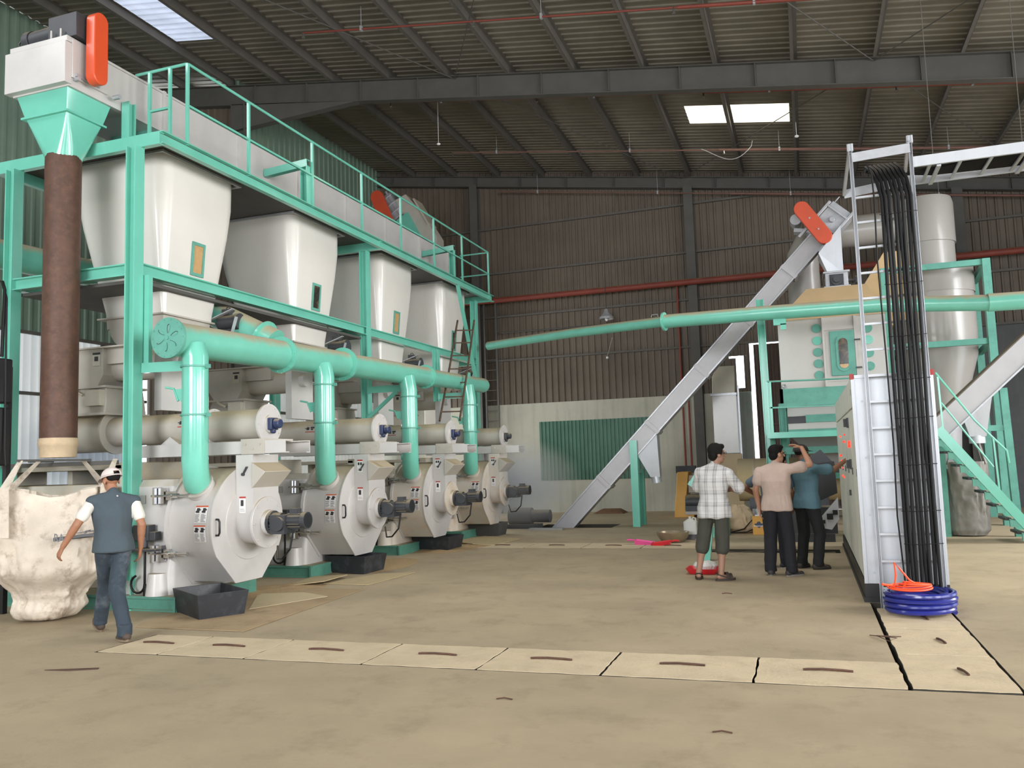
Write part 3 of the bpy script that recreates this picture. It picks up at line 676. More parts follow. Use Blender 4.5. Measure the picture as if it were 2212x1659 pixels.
b.box(-6.32, -6.0, YC - .3, YC + .3, 1.92, 1.945); b.build('disc_support', GREYD, C0)
b = MB(); b.prism([V((-7.6, YC - .2, 1.92)), V((-7.3, YC - .2, 1.92)), V((-7.45, YC - .2, 2.02))], (0, .4, 0)); b.build('saddle', GREY, C0)
def ontube(x, a, l): return V((x, YC - (.19 + l) * cos(a), ZC + (.19 + l) * sin(a)))
sticker(C0, [(-7.35, -7.16, .05, .62, 4, .001), (-7.34, -7.17, .02, .08, 1, .003), (-7.32, -7.27, .2, .45, 2, .003), (-7.345, -7.29, .3, .36, 2, .003), (-7.24, -7.2, .18, .3, 2, .003), (-7.25, -7.18, .32, .48, 2, .003), (-7.33, -7.18, .56, .6, 3, .003)], [STICK, STICKR, STICKB, STICKG, GREYD], ontube)
CONDS = [dup(C0, (0, dd, 0), CL[k + 1]) for k, dd in enumerate((2.80, 5.52, 8.36))]
for c in CONDS[2].children:
    if c.name.startswith('bearing'): c.data = c.data.copy(); c.data.materials[0] = MOTOR
for k in (1, 2, 3):
    sticker(MILLS[k], [(-6.33, -6.24, 1.50, 1.66, 0, .003), (-6.33, -6.24, 1.66, 1.68, 1, .003), (-6.32, -6.29, 1.60, 1.64, 2, .005), (-6.28, -6.25, 1.60, 1.64, 2, .005), (-6.32, -6.25, 1.52, 1.525, 3, .005), (-6.32, -6.26, 1.54, 1.545, 3, .005)], [STICK, STICKR, STICKB, STICKG], lambda u, v, l, k=k: V((u, Y0 + MOFF[k] - .25 - l, v)))

# ------------------------------------------------------------------ aspiration duct with its four drop pipes
A = thing('aspiration_duct', 'long turquoise dusty duct with a petal end cap and drop pipes to the mills', 'duct', (-6.78, 12.5, 1.5))
def az(y): return 3.11 + (y - 7.6) * .0203
b = MB()
for y0, y1, r in ((7.62, 9.77, .2), (9.77, 11.4, .2), (11.4, 14.42, .187), (14.42, 17.4, .163)): b.cyl((-6.78, y0, az(y0)), (-6.78, y1, az(y1)), r, n=36)
b.lathe([(.163, 0), (.15, .05), (.1, .1), (.01, .12)], (-6.78, 17.4, az(17.4)), (0, 1, 0), 30); b.build('main_pipe', TEALD, A, sharp=25)
for y, r in ((9.75, .255), (11.38, .262), (14.4, .228)):
    b = MB(); b.ring((-6.78, y - .03, az(y)), (0, 1, .02), .16, r, .035, 40)
    for k in range(14): b.cyl((-6.78 + (r - .025) * cos(k * pi / 7), y - .04, az(y) + (r - .025) * sin(k * pi / 7)), (-6.78 + (r - .025) * cos(k * pi / 7), y + .016, az(y) + (r - .025) * sin(k * pi / 7)), .009, n=6)
    b.build('flange', TEAL, A)
b = MB(); b.cyl((-6.78, 7.56, az(7.6)), (-6.78, 7.6, az(7.6)), .235, n=40); b.cyl((-6.78, 7.545, az(7.6)), (-6.78, 7.56, az(7.6)), .02)
for k in range(14): b.cyl((-6.78 + .215 * cos(k * pi / 7), 7.553, az(7.6) + .215 * sin(k * pi / 7)), (-6.78 + .215 * cos(k * pi / 7), 7.565, az(7.6) + .215 * sin(k * pi / 7)), .009, n=6)
cap = b.build('end_cap', TEALO, A)
for k in range(6):
    a = k * pi / 3 + .35; b = MB(); c0, s0 = cos(a), sin(a); cx, cz = -6.78, az(7.6)
    pts = []
    for t in range(14):
        th = 2 * pi * t / 14; u = .105 + .055 * cos(th); v_ = .03 * sin(th) * (.35 + .65 * (u - .05) / .11)
        pts.append((u, v_))
    n = len(pts); vo = [V((cx + u * c0 - v_ * s0, 7.552, cz + u * s0 + v_ * c0)) for u, v_ in pts]; vi = [V((cx + (.105 + (u - .105) * .86) * c0 - v_ * .8 * s0, 7.556, cz + (.105 + (u - .105) * .86) * s0 + v_ * .8 * c0)) for u, v_ in pts]
    h = n // 2
    b.add(vo + vi, [(i, i + 1, n + i + 1, n + i) for i in range(h)], 0)
    b.add([q + V((0, .0, 0)) for q in vi], [tuple(range(n))], 1)
    b.build('petal_slot', [BLACK, TEALO], cap)
PY = tuple(Y0 + m - .67 for m in MOFF)
for k, y in enumerate(PY):
    b = MB(); zt = az(y) - .08; yc = (Y0 + MOFF[k]); d = V((0, -.766, .643)); e = V((-6.66, yc, Z0)) + d * .75
    b.tube([V((-6.66, y, zt)), V((-6.62, y, 2.9)), V((-6.62, y, 2.3)), V((-6.62, y, 1.70)), V((-6.63, y + .03, 1.56)), V((-6.645, y + .055, 1.475)), e], [.147] * 6 + [.15], 28)
    dp = b.build('drop_pipe', TEAL, A, sharp=40)
    b = MB()
    for z in (2.78, 2.22):
        b = MB(); b.ring((-6.62, y, z), (0, 0, 1), .145, .165, .02, 30); b.box(-6.47, -6.41, y - .012, y + .012, z - .015, z + .03)
        b.build('pipe_clamp', TEALO, dp)
    b = MB(); b.prism([V((-6.74, y - .05, 2.54)), V((-6.86, y - .05, 2.54)), V((-6.84, y - .05, 2.44)), V((-6.74, y - .05, 2.36))], (0, .012, 0)); b.tube([(-7.00, y - .05, 2.57), (-6.88, y - .05, 2.545), (-6.86, y - .05, 2.5), (-6.82, y - .05, 2.4)], .014, 8)
    b.build('damper_lever', TEAL, dp)

A2 = thing('branch_duct', 'dusty turquoise duct running behind the nearest hopper down to the long duct', 'duct', (-10, 7, 4.3))
b = MB(); b.cyl((-10.05, 3.5, 4.42), (-10.05, 9.5, 4.62), .2, n=32); b.tube([(-10.05, 9.5, 4.62), (-9.95, 9.75, 4.7), (-9.75, 9.85, 4.72), (-9.3, 9.85, 4.5), (-6.95, 9.85, 3.35)], .19, 28); b.build('pipe', TEALD, A2, sharp=40)
b = MB(); b.ring((-7.15, 9.85, 3.44), (.9, 0, -.44), .18, .25, .03, 36); b.build('flange', TEAL, A2)

# ------------------------------------------------------------------ drag conveyor along the top
D = thing('drag_conveyor', 'long pale chain conveyor on top of the platform with an orange chain guard', 'conveyor', (-8.5, 13, 5.76))
b = MB(); b.box(-8.98, -8.08, 7.34, 18.8, 6.25, 6.80); b.build('trough', GREY, D)
b = MB()
y = 8.9
while y < 18.7: b.box(-9.02, -8.05, y - .025, y + .025, 6.22, 6.83); y += 1.62
b.box(-9.0, -8.06, 7.34, 18.8, 6.79, 6.82); b.build('joint_flanges', GREY, D)
b = MB(); b.box(-9.03, -8.06, 7.26, 7.36, 6.27, 6.78); b.box(-9.0, -8.08, 7.3, 7.9, 6.80, 6.87); b.box(-8.3, -8.05, 7.36, 7.9, 6.36, 6.84)
for q in ((-8.35, 7.32), (-8.2, 7.32)): b.cyl((q[0], q[1], 6.8), (q[0], q[1], 6.98), .012, n=8)
b.build('head_box', GREY, D, bevel=.008)
b = MB(); b.beam((-8.1, 7.42, 6.35), (-8.0, 7.42, 6.35), .04, .04); b.box(-8.06, -8.02, 7.4, 7.75, 6.38, 6.42); b.cyl((-8.0, 7.95, 6.33), (-7.9, 7.95, 6.33), .03); b.build('shaft_end', GALV, D)
b = MB(); pts = arc((-7.97, 7.58, 7.12), .105, 0, pi, 14, 'yz') + arc((-7.97, 7.58, 6.42), .105, pi, 2 * pi, 14, 'yz'); b.prism(pts, (.14, 0, 0)); g = b.build('chain_guard', ORANGE, D, bevel=.01, sharp=30)
b = MB(); b.cyl((-8.8, 7.5, 7.0), (-8.25, 7.5, 7.02), .13); b.cyl((-8.9, 7.5, 7.0), (-8.8, 7.5, 7.0), .145); b.box(-8.45, -8.0, 7.36, 7.7, 6.88, 7.18); b.tube([(-8.94, 7.46, 7.12), (-9.02, 7.44, 7.0), (-8.98, 7.44, 6.88)], .012, 6); b.build('drive_motor', MOTOR, D, bevel=.012)
b = MB(); b.loft([rrect(-8.94, -8.12, 7.36, 8.02, 6.25, .01), rrect(-8.85, -8.17, 7.40, 7.95, 5.99, .01)]); b.box(-8.88, -8.14, 7.37, 7.98, 5.965, 5.99)
b.loft([rrect(-8.84, -8.18, 7.41, 7.94, 5.965, .02, 6), rrect(-8.65, -8.25, 7.42, 7.82, 5.47, .19, 6)]); b.build('outlet_hopper', TEAL, D, sharp=22)

BP = thing('discharge_pipe', 'rusty brown vertical pipe hanging above the nearest bulk bag', 'pipe', (-8.45, 7.62, 1.83))
b = MB(); b.cyl((-8.45, 7.62, 2.0), (-8.45, 7.62, 5.5), .205, n=36); b.build('pipe', RUST, BP)
b = MB(); b.lathe([(.20, 0), (.205, .12), (.215, .14), (.22, .17), (.212, .22), (.20, .24)], (-8.45, 7.62, 1.80), n=36); b.build('cloth_sleeve', SACK, BP)

# ------------------------------------------------------------------ bulk bag under the brown pipe
def bagmesh(cx, cy_, prof, seed, n=96, amp=.03, rot=0):
    """prof: list of (z, half x, half y, squareness)"""
    rings = []
    m = 56
    zs = [p[0] for p in prof]
    for j in range(m + 1):
        z = zs[0] + (zs[-1] - zs[0]) * j / m
        for k in range(len(prof) - 1):
            if prof[k][0] <= z <= prof[k + 1][0] + 1e-9: break
        t = (z - prof[k][0]) / (prof[k + 1][0] - prof[k][0]); t = t * t * (3 - 2 * t)
        hx_, hy_, q = [prof[k][i] * (1 - t) + prof[k + 1][i] * t for i in (1, 2, 3)]
        ring = []
        for i in range(n):
            a = 2 * pi * i / n; c, s = cos(a), sin(a); e = 2 / q
            x = abs(c) ** e * (1 if c >= 0 else -1); y = abs(s) ** e * (1 if s >= 0 else -1)
            w_ = amp * (.35 + .65 * min(1, max(0, (z - .15) / .45))) * (noise.noise(V((a * 2.6 + seed, z * .8, seed))) * 1.3 + .8 * abs(noise.noise(V((x * 4 + seed, y * 4, z * 1.9)))) - .45 * abs(noise.noise(V((a * 5, seed * 2, z * 3.5)))))
            w_ += amp * .35 * (noise.noise(V((x * 9 + seed, y * 9, z * 9))) + .6 * abs(noise.noise(V((x * 6 + z * 5, y * 6 - z * 4, seed)))))
            X_, Y_ = x * (hx_ + w_), y * (hy_ + w_); ring.append(V((cx + X_ * cos(rot) - Y_ * sin(rot), cy_ + X_ * sin(rot) + Y_ * cos(rot), z)))
        rings.append(ring)
    return rings
BG = thing('bulk_bag', 'big dirty white woven bulk bag hanging under the brown pipe, left of the walking person', 'bag', (-8.0, 7.3, 0))
BCX, BCY = -8.02, 7.22
b = MB(); rg = bagmesh(BCX, BCY, [(.012, .20, .24, 2.2), (.05, .31, .33, 2.3), (.13, .35, .36, 2.4), (.24, .33, .33, 2.5), (.30, .36, .36, 2.6), (.58, .56, .56, 3.0), (.95, .56, .56, 3.4), (1.43, .53, .53, 4.0)], 3, amp=.085, rot=.70)
for ri, ring in enumerate(rg):
    z = ring[0].z; ofs = -.10 * max(0, 1 - z / .5)
    for p in ring:
        p.x += ofs
        if z > 1.0: a_ = atan2(p.y - BCY, p.x - BCX); p.z += (.05 * cos(4 * a_) - .03) * (z - 1.0) / .43
b.loft(rg, True, False); b.build('bag_body', TARP, BG, sharp=60)
for (dx, dy, hx, hy) in ((-.70, .02, -.62, .3), (.06, -.70, -.05, -.42), (.72, -.02, .42, .42), (-.02, .68, -.1, .45)):
    b = MB(); q = [V((BCX + dx, BCY + dy, .95)), V((BCX + dx, BCY + dy, 1.46)), V((BCX + hx, BCY + hy, 1.76))]; tn = V((-dy, dx, 0)).normalized(); wd = (.075, .06, .03)
    b.loft([[p - tn * w_, p + tn * w_, p + tn * w_ + V((dx, dy, 0)) * .012, p - tn * w_ + V((dx, dy, 0)) * .012] for p, w_ in zip(q, wd)]); b.build('lifting_strap', TARP, BG)
# lettering on the bag
cu = bpy.data.curves.new('t', 'FONT'); cu.body = 'GRA'; cu.size = .115; cu.offset = .002; to = bpy.data.objects.new('t', cu); COL.objects.link(to)
bpy.context.view_layer.update(); tm = bpy.data.meshes.new_from_object(to.evaluated_get(bpy.context.evaluated_depsgraph_get())); bpy.data.objects.remove(to)
from mathutils.bvhtree import BVHTree
nb = len(rg[0]); bv = BVHTree.FromPolygons([p for r in rg for p in r], [(k * nb + i, k * nb + (i + 1) % nb, (k + 1) * nb + (i + 1) % nb, (k + 1) * nb + i) for k in range(len(rg) - 1) for i in range(nb)])
def bagfront(x, z):
    h = bv.ray_cast(V((x, 5.5, z)), V((0, 1, 0))); return h[0].y if h[0] is not None else 6.6
b = MB(); vs = []
for v_ in tm.vertices:
    x, z = -7.42 + v_.co.x * .95, .91 + v_.co.y; vs.append(V((x, bagfront(x, z) - .016, z)))
b.add(vs, [tuple(p.vertices) for p in tm.polygons]); b.build('lettering', STICKG, BG)
b = MB(); b.beam((-9.52, 7.76, 1.72), (-7.68, 7.76, 1.72), .04, .05); b.beam((-8.66, 7.74, 1.76), (-8.66, 7.4, 1.76), .025, .025); b.beam((-8.07, 7.74, 1.76), (-8.07, 6.75, 1.76), .025, .025)
tag(b.build('bag_hanger', STEELD), 'dark steel bar between the posts from which the bag straps hang', 'bar')

# ------------------------------------------------------------------ black bins under the mill outlets
BL = ['black tapered steel bin under the nearest pellet mill', 'black steel bin under the second pellet mill', 'black steel bin under the third pellet mill', 'dusty dark bin under the farthest pellet mill']
def bin_(cx, cy_, ang, sx, sy, h, label, mat):
    c, s = cos(ang), sin(ang)
    def pt(u, v_, z): return V((cx + u * c - v_ * s, cy_ + u * s + v_ * c, z))
    def ring(k, z, i=0): return [pt(-sx * k + i, -sy * k + i, z), pt(sx * k - i, -sy * k + i, z), pt(sx * k - i, sy * k - i, z), pt(-sx * k + i, sy * k - i, z)]
    b = MB(); b.loft([ring(.88, .015, .01), ring(.88, 0), ring(1, h), ring(1, h, .012), ring(.88, .015, .01)], True, False)
    return tag(b.build('bin', mat, bevel=.003), label, 'bin', 'black bins under the pellet mills')
bin_(-6.38, 7.80, -.55, .42, .28, .27, BL[0], DARKBOX)
bin_(-6.52, 11.25, -.15, .38, .27, .26, BL[1], DARKBOX)
bin_(-6.55, 14.30, -.12, .40, .28, .26, BL[2], DARKBOX)
bin_(-6.72, 17.15, .0, .44, .30, .27, BL[3], M('bin_dusty', rgb(76, 74, 70), .8, var=.15, dust=.6, dustlo=.3))

# boards and plates on the floor, spilt pellets
def board(pts, label, lift=.012, curl=None, mat=CARD, group=None, name='cardboard_sheet'):
    b = MB(); b.prism([V((x, y, .004 + (curl or [0] * 9)[i])) for i, (x, y) in enumerate(pts)], (0, 0, lift))
    return tag(b.build(name, mat), label, 'sheet', group)
board([(-6.62, 6.95), (-5.3, 6.97), (-5.42, 8.8), (-5.45, 9.6), (-6.75, 9.6), (-6.75, 7.2)], 'thin dusty floor sheet beneath the nearest black bin', .006, mat=M('floor_sheet_dusty', rgb(160, 138, 106), .8, var=.12, scale=2, spots=.5, spotcol=rgb(118, 100, 74), spotscale=3), name='floor_sheet')
board([(-6.05, 8.05), (-5.62, 9.0), (-6.12, 9.25), (-6.66, 9.05)], 'pale board on the floor right of the nearest black bin', .01, mat=M('pale_board', rgb(186, 170, 136), .85, var=.06))
board([(-6.7, 9.72), (-6.2, 9.86), (-6.3, 10.62), (-6.85, 10.58)], 'curled tan board on the floor before the second black bin', .012, [0, .05, .03, 0])
board([(-6.3, 10.0), (-5.6, 9.95), (-5.5, 11.2), (-6.0, 11.0)], 'thin tan sheet on the floor just right of the curled board', .008)
board([(-6.1, 14.9), (-5.7, 15.0), (-5.6, 16.2), (-6.6, 16.8), (-6.9, 15.6)], 'pale board on the floor between the two farthest bins', .012, [.03, 0, 0, 0, 0])
def pile(cx, cy_, rx, ry, h, seed):
    b = MB(); n, m = 36, 10; rings = []
    for j in range(m + 1):
        t = j / m; ring = []
        for i in range(n):
            a = 2 * pi * i / n; k = 1 + .25 * noise.noise(V((cos(a) * 1.5 + seed, sin(a) * 1.5, seed)))
            r = (1 - t) * k; z = h * (1 - (1 - t) ** 2) * (.7 + .6 * noise.noise(V((cos(a) * r * 3 + seed, sin(a) * r * 3, 5.))))
            ring.append(V((cx + rx * r * cos(a), cy_ + ry * r * sin(a), max(.001, z))))
        rings.append(ring)
    b.loft(rings, False, True); return b
for k, (x, y, rx, ry, h, l) in enumerate(((-6.6, 11.9, .75, .9, .05, 'spilt pellets on the floor around the second black bin'), (-6.5, 14.6, .8, .9, .05, 'spilt pellets on the floor around the third black bin'), (-6.6, 9.6, .5, .5, .03, 'spilt pellets on the floor beside the base of the second mill'), (-6.9, 8.9, .5, .6, .03, 'spilt pellets on the floor behind the nearest black bin'))):
    o = tag(pile(x, y, rx, ry, h, k * 3.1).build('spilt_pellets', SAWD, sharp=80), l, 'pellets'); o['kind'] = 'stuff'

# ------------------------------------------------------------------ ladder, wires, second elevator behind
LD = thing('ladder', 'old dark pole ladder leaning on the far end of the long duct', 'ladder', (-6.6, 15.4, 2.4))
a0, a1 = V((-6.56, 15.0, 2.42)), V((-6.98, 17.0, 4.75)); s_ = V((.18, .08, 0))
for s in (-1, 1):
    b = MB(); b.tube([a0 + s_ * s, (a0 + a1) / 2 + s_ * s * .97 + V((.01, 0, 0)), a1 + s_ * s * .94], .022, 8); b.build('pole', WOODB, LD)
for k in range(7):
    t = .08 + k * .135; b = MB(); p = a0.lerp(a1, t); b.cyl(p - s_ * 1.05, p + s_ * 1.05, .014, n=8); b.build('rung', WOODB, LD)
E2 = thing('bucket_elevator', 'tilted grey conveyor head with an orange guard rising behind the platform railing', 'elevator', (-9.6, 20, 0))
b = MB(); b.prism([V((-10.75, 21.1, 8.95)), V((-10.3, 21.1, 9.12)), V((-9.85, 21.1, 8.6)), V((-9.35, 21.1, 7.75)), V((-9.35, 21.1, 7.0)), V((-9.85, 21.1, 7.0)), V((-10.4, 21.1, 8.2))], (0, .5, 0)); b.box(-9.85, -9.35, 21.1, 21.6, -.24, 7.0)
b.beam((-10.05, 21.35, 8.95), (-9.6, 21.35, 8.15), .56, .06); b.build('casing', GREYD, E2, bevel=.01)
b = MB(); dh = V((.45, 0, -.75)).normalized(); c0 = V((-10.72, 21.3, 8.72)); b.beam(c0 - dh * .45, c0 + dh * .35, .6, .42)
for q in (-.35, -.1, .15): b.beam(c0 + dh * q + V((-.2, -.32, -.12)), c0 + dh * q + V((.2, -.32, .12)), .05, .05)
b.beam(c0 - dh * .5 + V((.1, -.31, .1)), c0 + dh * .4 + V((.1, -.31, .1)), .03, .06); b.build('head', GALV, E2, bevel=.01)
b = MB(); b.prism([V((-10.55, 21.0, 8.35)), V((-10.2, 21.0, 8.55)), V((-9.75, 21.0, 7.7)), V((-9.95, 21.0, 7.2)), V((-10.4, 21.0, 7.2))], (0, .3, 0)); b.build('outlet_hopper', TEAL, E2)
q0, q1 = V((-11.02, 20.8, 9.02)), V((-10.72, 20.8, 8.28)); u = (q1 - q0).normalized(); w_ = V((-u.z, 0, u.x)); r = .19; pts = []
for i in range(13): pts.append(q0 + (u * -sin(pi * i / 12) + w_ * cos(pi * i / 12)) * r)
for i in range(13): pts.append(q1 + (u * sin(pi * i / 12) - w_ * cos(pi * i / 12)) * r)
b = MB(); b.prism(pts, (0, -.12, 0)); b.build('chain_guard', ORANGEO, E2, bevel=.01)
E2.location = V(E2.location) + V((-.14, 0, .24))
W_ = thing('cable_drop', 'black cables and boxes hanging at the far left edge beside the left post', 'cables', (-8.85, 7.15, 0))
b = MB(); b.tube([(-8.95, 7.2, 3.92), (-8.88, 7.18, 3.9), (-8.84, 7.18, 3.8), (-8.86, 7.18, 3.0)], .02, 8); b.tube([(-8.9, 7.2, 3.9), (-8.83, 7.2, 3.7), (-8.82, 7.2, 3.0), (-8.8, 7.2, 1.9), (-8.78, 7.2, 1.72)], .012, 8); b.tube([(-9.9, 7.2, 3.95), (-8.95, 7.2, 3.92)], .02, 8); b.build('cable', RUBBER, W_)
for z0, z1, x in ((2.45, 2.98, -8.92), (1.72, 2.4, -8.93)):
    b = MB(); b.box(x - .06, x + .1, 7.1, 7.3, z0, z1); b.build('junction_box', BLACK, W_, bevel=.02)
b = MB(); b.beam((-8.95, 7.35, 0), (-8.95, 7.35, 2.9), .06, .06); b.build('stand', BLACK, W_)
# ------------------------------------------------------------------ concrete trench covers
xs = [-6.1, -5.45, -4.57, -3.47, -2.49, -1.52, -.44, .55]
SLL = ['concrete trench cover at the far left end of the front row, half hidden in dust', 'second concrete trench cover from the left, right of the walking person',
       'third concrete trench cover from the left of the front row', 'fourth concrete trench cover from the left, before the gap in the middle of the floor', 'third concrete cover left of the corner of the two rows',
       'long concrete cover two places left of the corner where the rows meet', 'long concrete cover just left of the corner where the rows meet']
rd = random.Random(4)
def slab(pts, label, hp, hd, group):
    n = 9; out = []
    for i in range(4):
        a, c = V(pts[i]), V(pts[(i + 1) % 4])
        for k in range(n):
            q = a.lerp(c, k / n); e = (c - a).normalized(); o = V((e.y, -e.x)) * (rd.random() - .75) * .012 if 0 < k else V((0, 0))
            out.append(V((q.x - o.x, q.y - o.y, 0)))
    b = MB(); ctr = sum(out, V((0, 0, 0))) / len(out)
    top = [p + (ctr - p).normalized() * .002 + V((0, 0, .004)) for p in out]; bot = [p + V((0, 0, -.09)) for p in out]; mid = [p + V((0, 0, .001)) for p in out]
    b.loft([bot, mid], m=1, c1=False); b.loft([mid, top], False, True, m=0); o = b.build('trench_cover', [SLABM, PITM], sharp=12); tag(o, label, 'cover', group)
    b = MB(); hp, hd = V((hp[0], hp[1], .010)), V((hd[0], hd[1], 0)); b.tube([hp - hd, hp - hd * .8 + V((0, 0, .004)), hp - hd * .2 + V((0, .01, .006)), hp + hd * .6 + V((0, .004, .004)), hp + hd], .009, 6)
    b.build('lifting_bar', RUST, o)
for k in range(7):
    a, c = xs[k] + .010, xs[k + 1] - .010
    slab([(a, sl(a, 6.172)), (c, sl(c, 6.172)), (c, sl(c, 6.905)), (a, sl(a, 6.905))], SLL[k], ((a + c) / 2, sl((a + c) / 2, 6.56)), (.17, .004), 'concrete covers in the front row')
for k, (y0, y1, l) in enumerate(((6.2, 7.2, 'concrete cover at the corner where the two rows meet'), (7.215, 8.21, 'concrete cover before the blue hose coil, a short bar in it'), (8.225, 9.2, 'concrete cover under the blue hose coil'))):
    slab([(.575, y0), (1.215, y0 + .03), (1.215, y1 + .03), (.575, y1)], l, (.95, y0 + .5), (-.02, .09), 'concrete covers in the row to the cabinet')
for k in range(4):
    a = -6.03 + k * 1.07; slab([(a, 14.57 + .017 * k), (a + 1.05, 14.58 + .017 * k), (a + 1.05, 15.43 + .017 * k), (a, 15.42 + .017 * k)],
        ('pale far floor cover nearest the black bins', 'pale far floor cover, second from the bins', 'pale far floor cover, third from the bins', 'pale far floor cover left of the metal basin')[k], (a + .5, 15.0), (.15, 0), 'pale covers across the far floor')
for k, (y, z, r, l) in enumerate(((14.16, -.05, .035, 'thick black cable lying in the open floor trench behind the standing people'), (14.3, -.03, .03, 'black cable lying along the middle of the open floor trench'), (14.44, -.06, .03, 'black cable along the far edge of the open floor trench'))):
    b = MB(); b.tube([(-1.65 + i * .2, y + .03 * sin(i * 1.3 + k), z + .02 * sin(i * .9 + k * 2)) for i in range(11)], r, 8); tag(b.build('trench_cable', RUBBER), l, 'cable', 'cables in the open floor trench')

# ------------------------------------------------------------------ switch cabinet
CB = thing('switch_cabinet', 'long pale steel switch cabinet with red lamps on its left side, behind the cable tray', 'cabinet', (.9, 12.3, 0))
CPAINT = M('cabinet_paint', rgb(222, 222, 210), .45, .05, var=.06, scale=2, streak=.22)
b = MB(); b.box(.50, 1.30, 9.58, 15.1, 0, .19); b.box(.485, 1.315, 9.565, 15.1, .0, .05); b.build('plinth', BLACK, CB)
b = MB(); b.box(.535, 1.265, 9.62, 15.05, .19, 2.38); b.build('carcass', CPAINT, CB)
b = MB()
for x0, x1 in ((.50, .535), (1.265, 1.30)): b.box(x0, x1, 9.585, 9.62, .19, 2.385)
b.box(.50, 1.30, 9.585, 9.62, 2.35, 2.385); b.box(.535, 1.265, 9.6, 9.62, .19, 2.35)
fr = b.build('end_panel', GALVW, CB)
for x in (.6, 1.24):
    for z in (.3, .9, 1.5, 2.1): bb = MB(); bb.cyl((x, 9.599, z), (x, 9.594, z), .014, n=10); bb.build('screw', GALV, fr)
for x in (.51, 1.29):
    b = MB(); b.box(x - .02, x + .02, 9.58, 9.62, 2.34, 2.40); b.build('corner_cap', STICKR, CB)
for k in range(6):
    y0 = 9.64 + k * .9; b = MB(); b.box(.512, .535, y0, y0 + .885, .22, 2.04); dr = b.build('door', CPAINT, CB, bevel=.004)
    b = MB(); b.box(.512, .535, y0, y0 + .885, 2.06, 2.37); b.build('top_panel', CPAINT, CB, bevel=.004)
    b = MB(); b.box(1.265, 1.288, y0, y0 + .885, .22, 2.04); b.box(1.265, 1.288, y0, y0 + .885, 2.06, 2.37); b.build('rear_door', CPAINT, CB, bevel=.004)
    b = MB(); b.box(.500, .512, y0 + .05, y0 + .08, 1.30, 1.38); b.build('door_lock', MOTOR, dr)
LEDR = M('red_indicator_lit', rgb(255, 40, 24), .3, var=0, emit=4)
LEDO = M('red_indicator', rgb(190, 40, 30), .3, var=0, emit=2)
rd = random.Random(11)
b = MB(); b.cyl((.512, 10.86, 1.66), (.485, 10.86, 1.66), .042, n=14); lp = b.build('lamp', LEDR, CB)
for y, z in ((10.95, 1.92), (10.85, 1.42)):
    b = MB(); b.box(.49, .512, y - .05, y + .05, z - .06, z + .06); b.box(.455, .49, y - .015, y + .015, z - .05, z + .05); b.build('rotary_switch', BLACK, CB)
b = MB(); b.box(.49, .512, 11.35, 11.42, 1.02, 1.09); b.build('rotary_switch', BLACK, CB)
for k in range(15):
    y = 11.9 + rd.random() * 2.6; z = rd.choice((1.86, 1.78, 1.7, 1.5, 1.42, 1.32, 1.2)) + rd.random() * .02
    b = MB(); b.cyl((.512, y, z), (.494, y, z), .0125, n=10); b.build('lamp', LEDR if k % 3 else LEDO, CB)
b = MB(); b.box(.5075, .512, 9.9, 9.96, 2.2, 2.26); b.build('name_plate', ASH, CB)

# ------------------------------------------------------------------ cable tray and cables
CT = thing('cable_tray', 'galvanised ladder tray rising in front of the cabinet and turning right under the roof', 'tray', (.94, 9.45, 0))
for x, nm in ((.65, 'side_rail'), (1.235, 'side_rail')):
    b = MB(); b.channel((x, 9.47, -.05), (x, 9.47, 4.88), .06, .035, .004, up=(1, 0, 0)) ; b.beam((x, 9.47, 4.80), (x, 9.47, 4.88), .062, .037); b.build(nm, GALVW, CT)
for k in range(17):
    z = .16 + k * .275
    if 4.38 < z < 4.6: continue
    b = MB(); b.beam((.665, 9.485, z), (1.22, 9.485, z), .03, .022); b.build('rung', GALV, CT)
b = MB(); b.beam((.66, 9.44, 4.72), (1.23, 9.44, 4.74), .012, .1); b.beam((.64, 9.5, 4.80), (.60, 10.2, 4.55), .03, .05); b.beam((.60, 10.2, 4.55), (1.3, 10.2, 4.62), .012, .1); b.beam((1.22, 9.46, 4.84), (1.22, 9.9, 4.6), .03, .06); b.build('corner_bracket', GALV, CT)
for y, z in ((9.5, 4.60), (10.15, 4.60)):
    b = MB(); b.beam((1.25, y, z), (4.6, y, z), .03, .11); b.build('side_rail', GALVW, CT)
for k in range(11):
    x = 1.42 + k * .29; b = MB(); b.beam((x, 9.52, 4.56), (x, 10.13, 4.56), .03, .02); b.build('rung', GALV, CT)
for x, y in ((1.5, 9.82), (2.35, 9.82)):
    b = MB(); b.beam((x, 9.5, 4.53), (x, 10.15, 4.53), .04, .02); b.build('hanger', GALV, CT); b = MB(); b.cyl((x, 9.83, 4.53), (x, 9.83, zr(x) - .2), .004, n=6); b.build('hanger_rod', STEELD, CT)
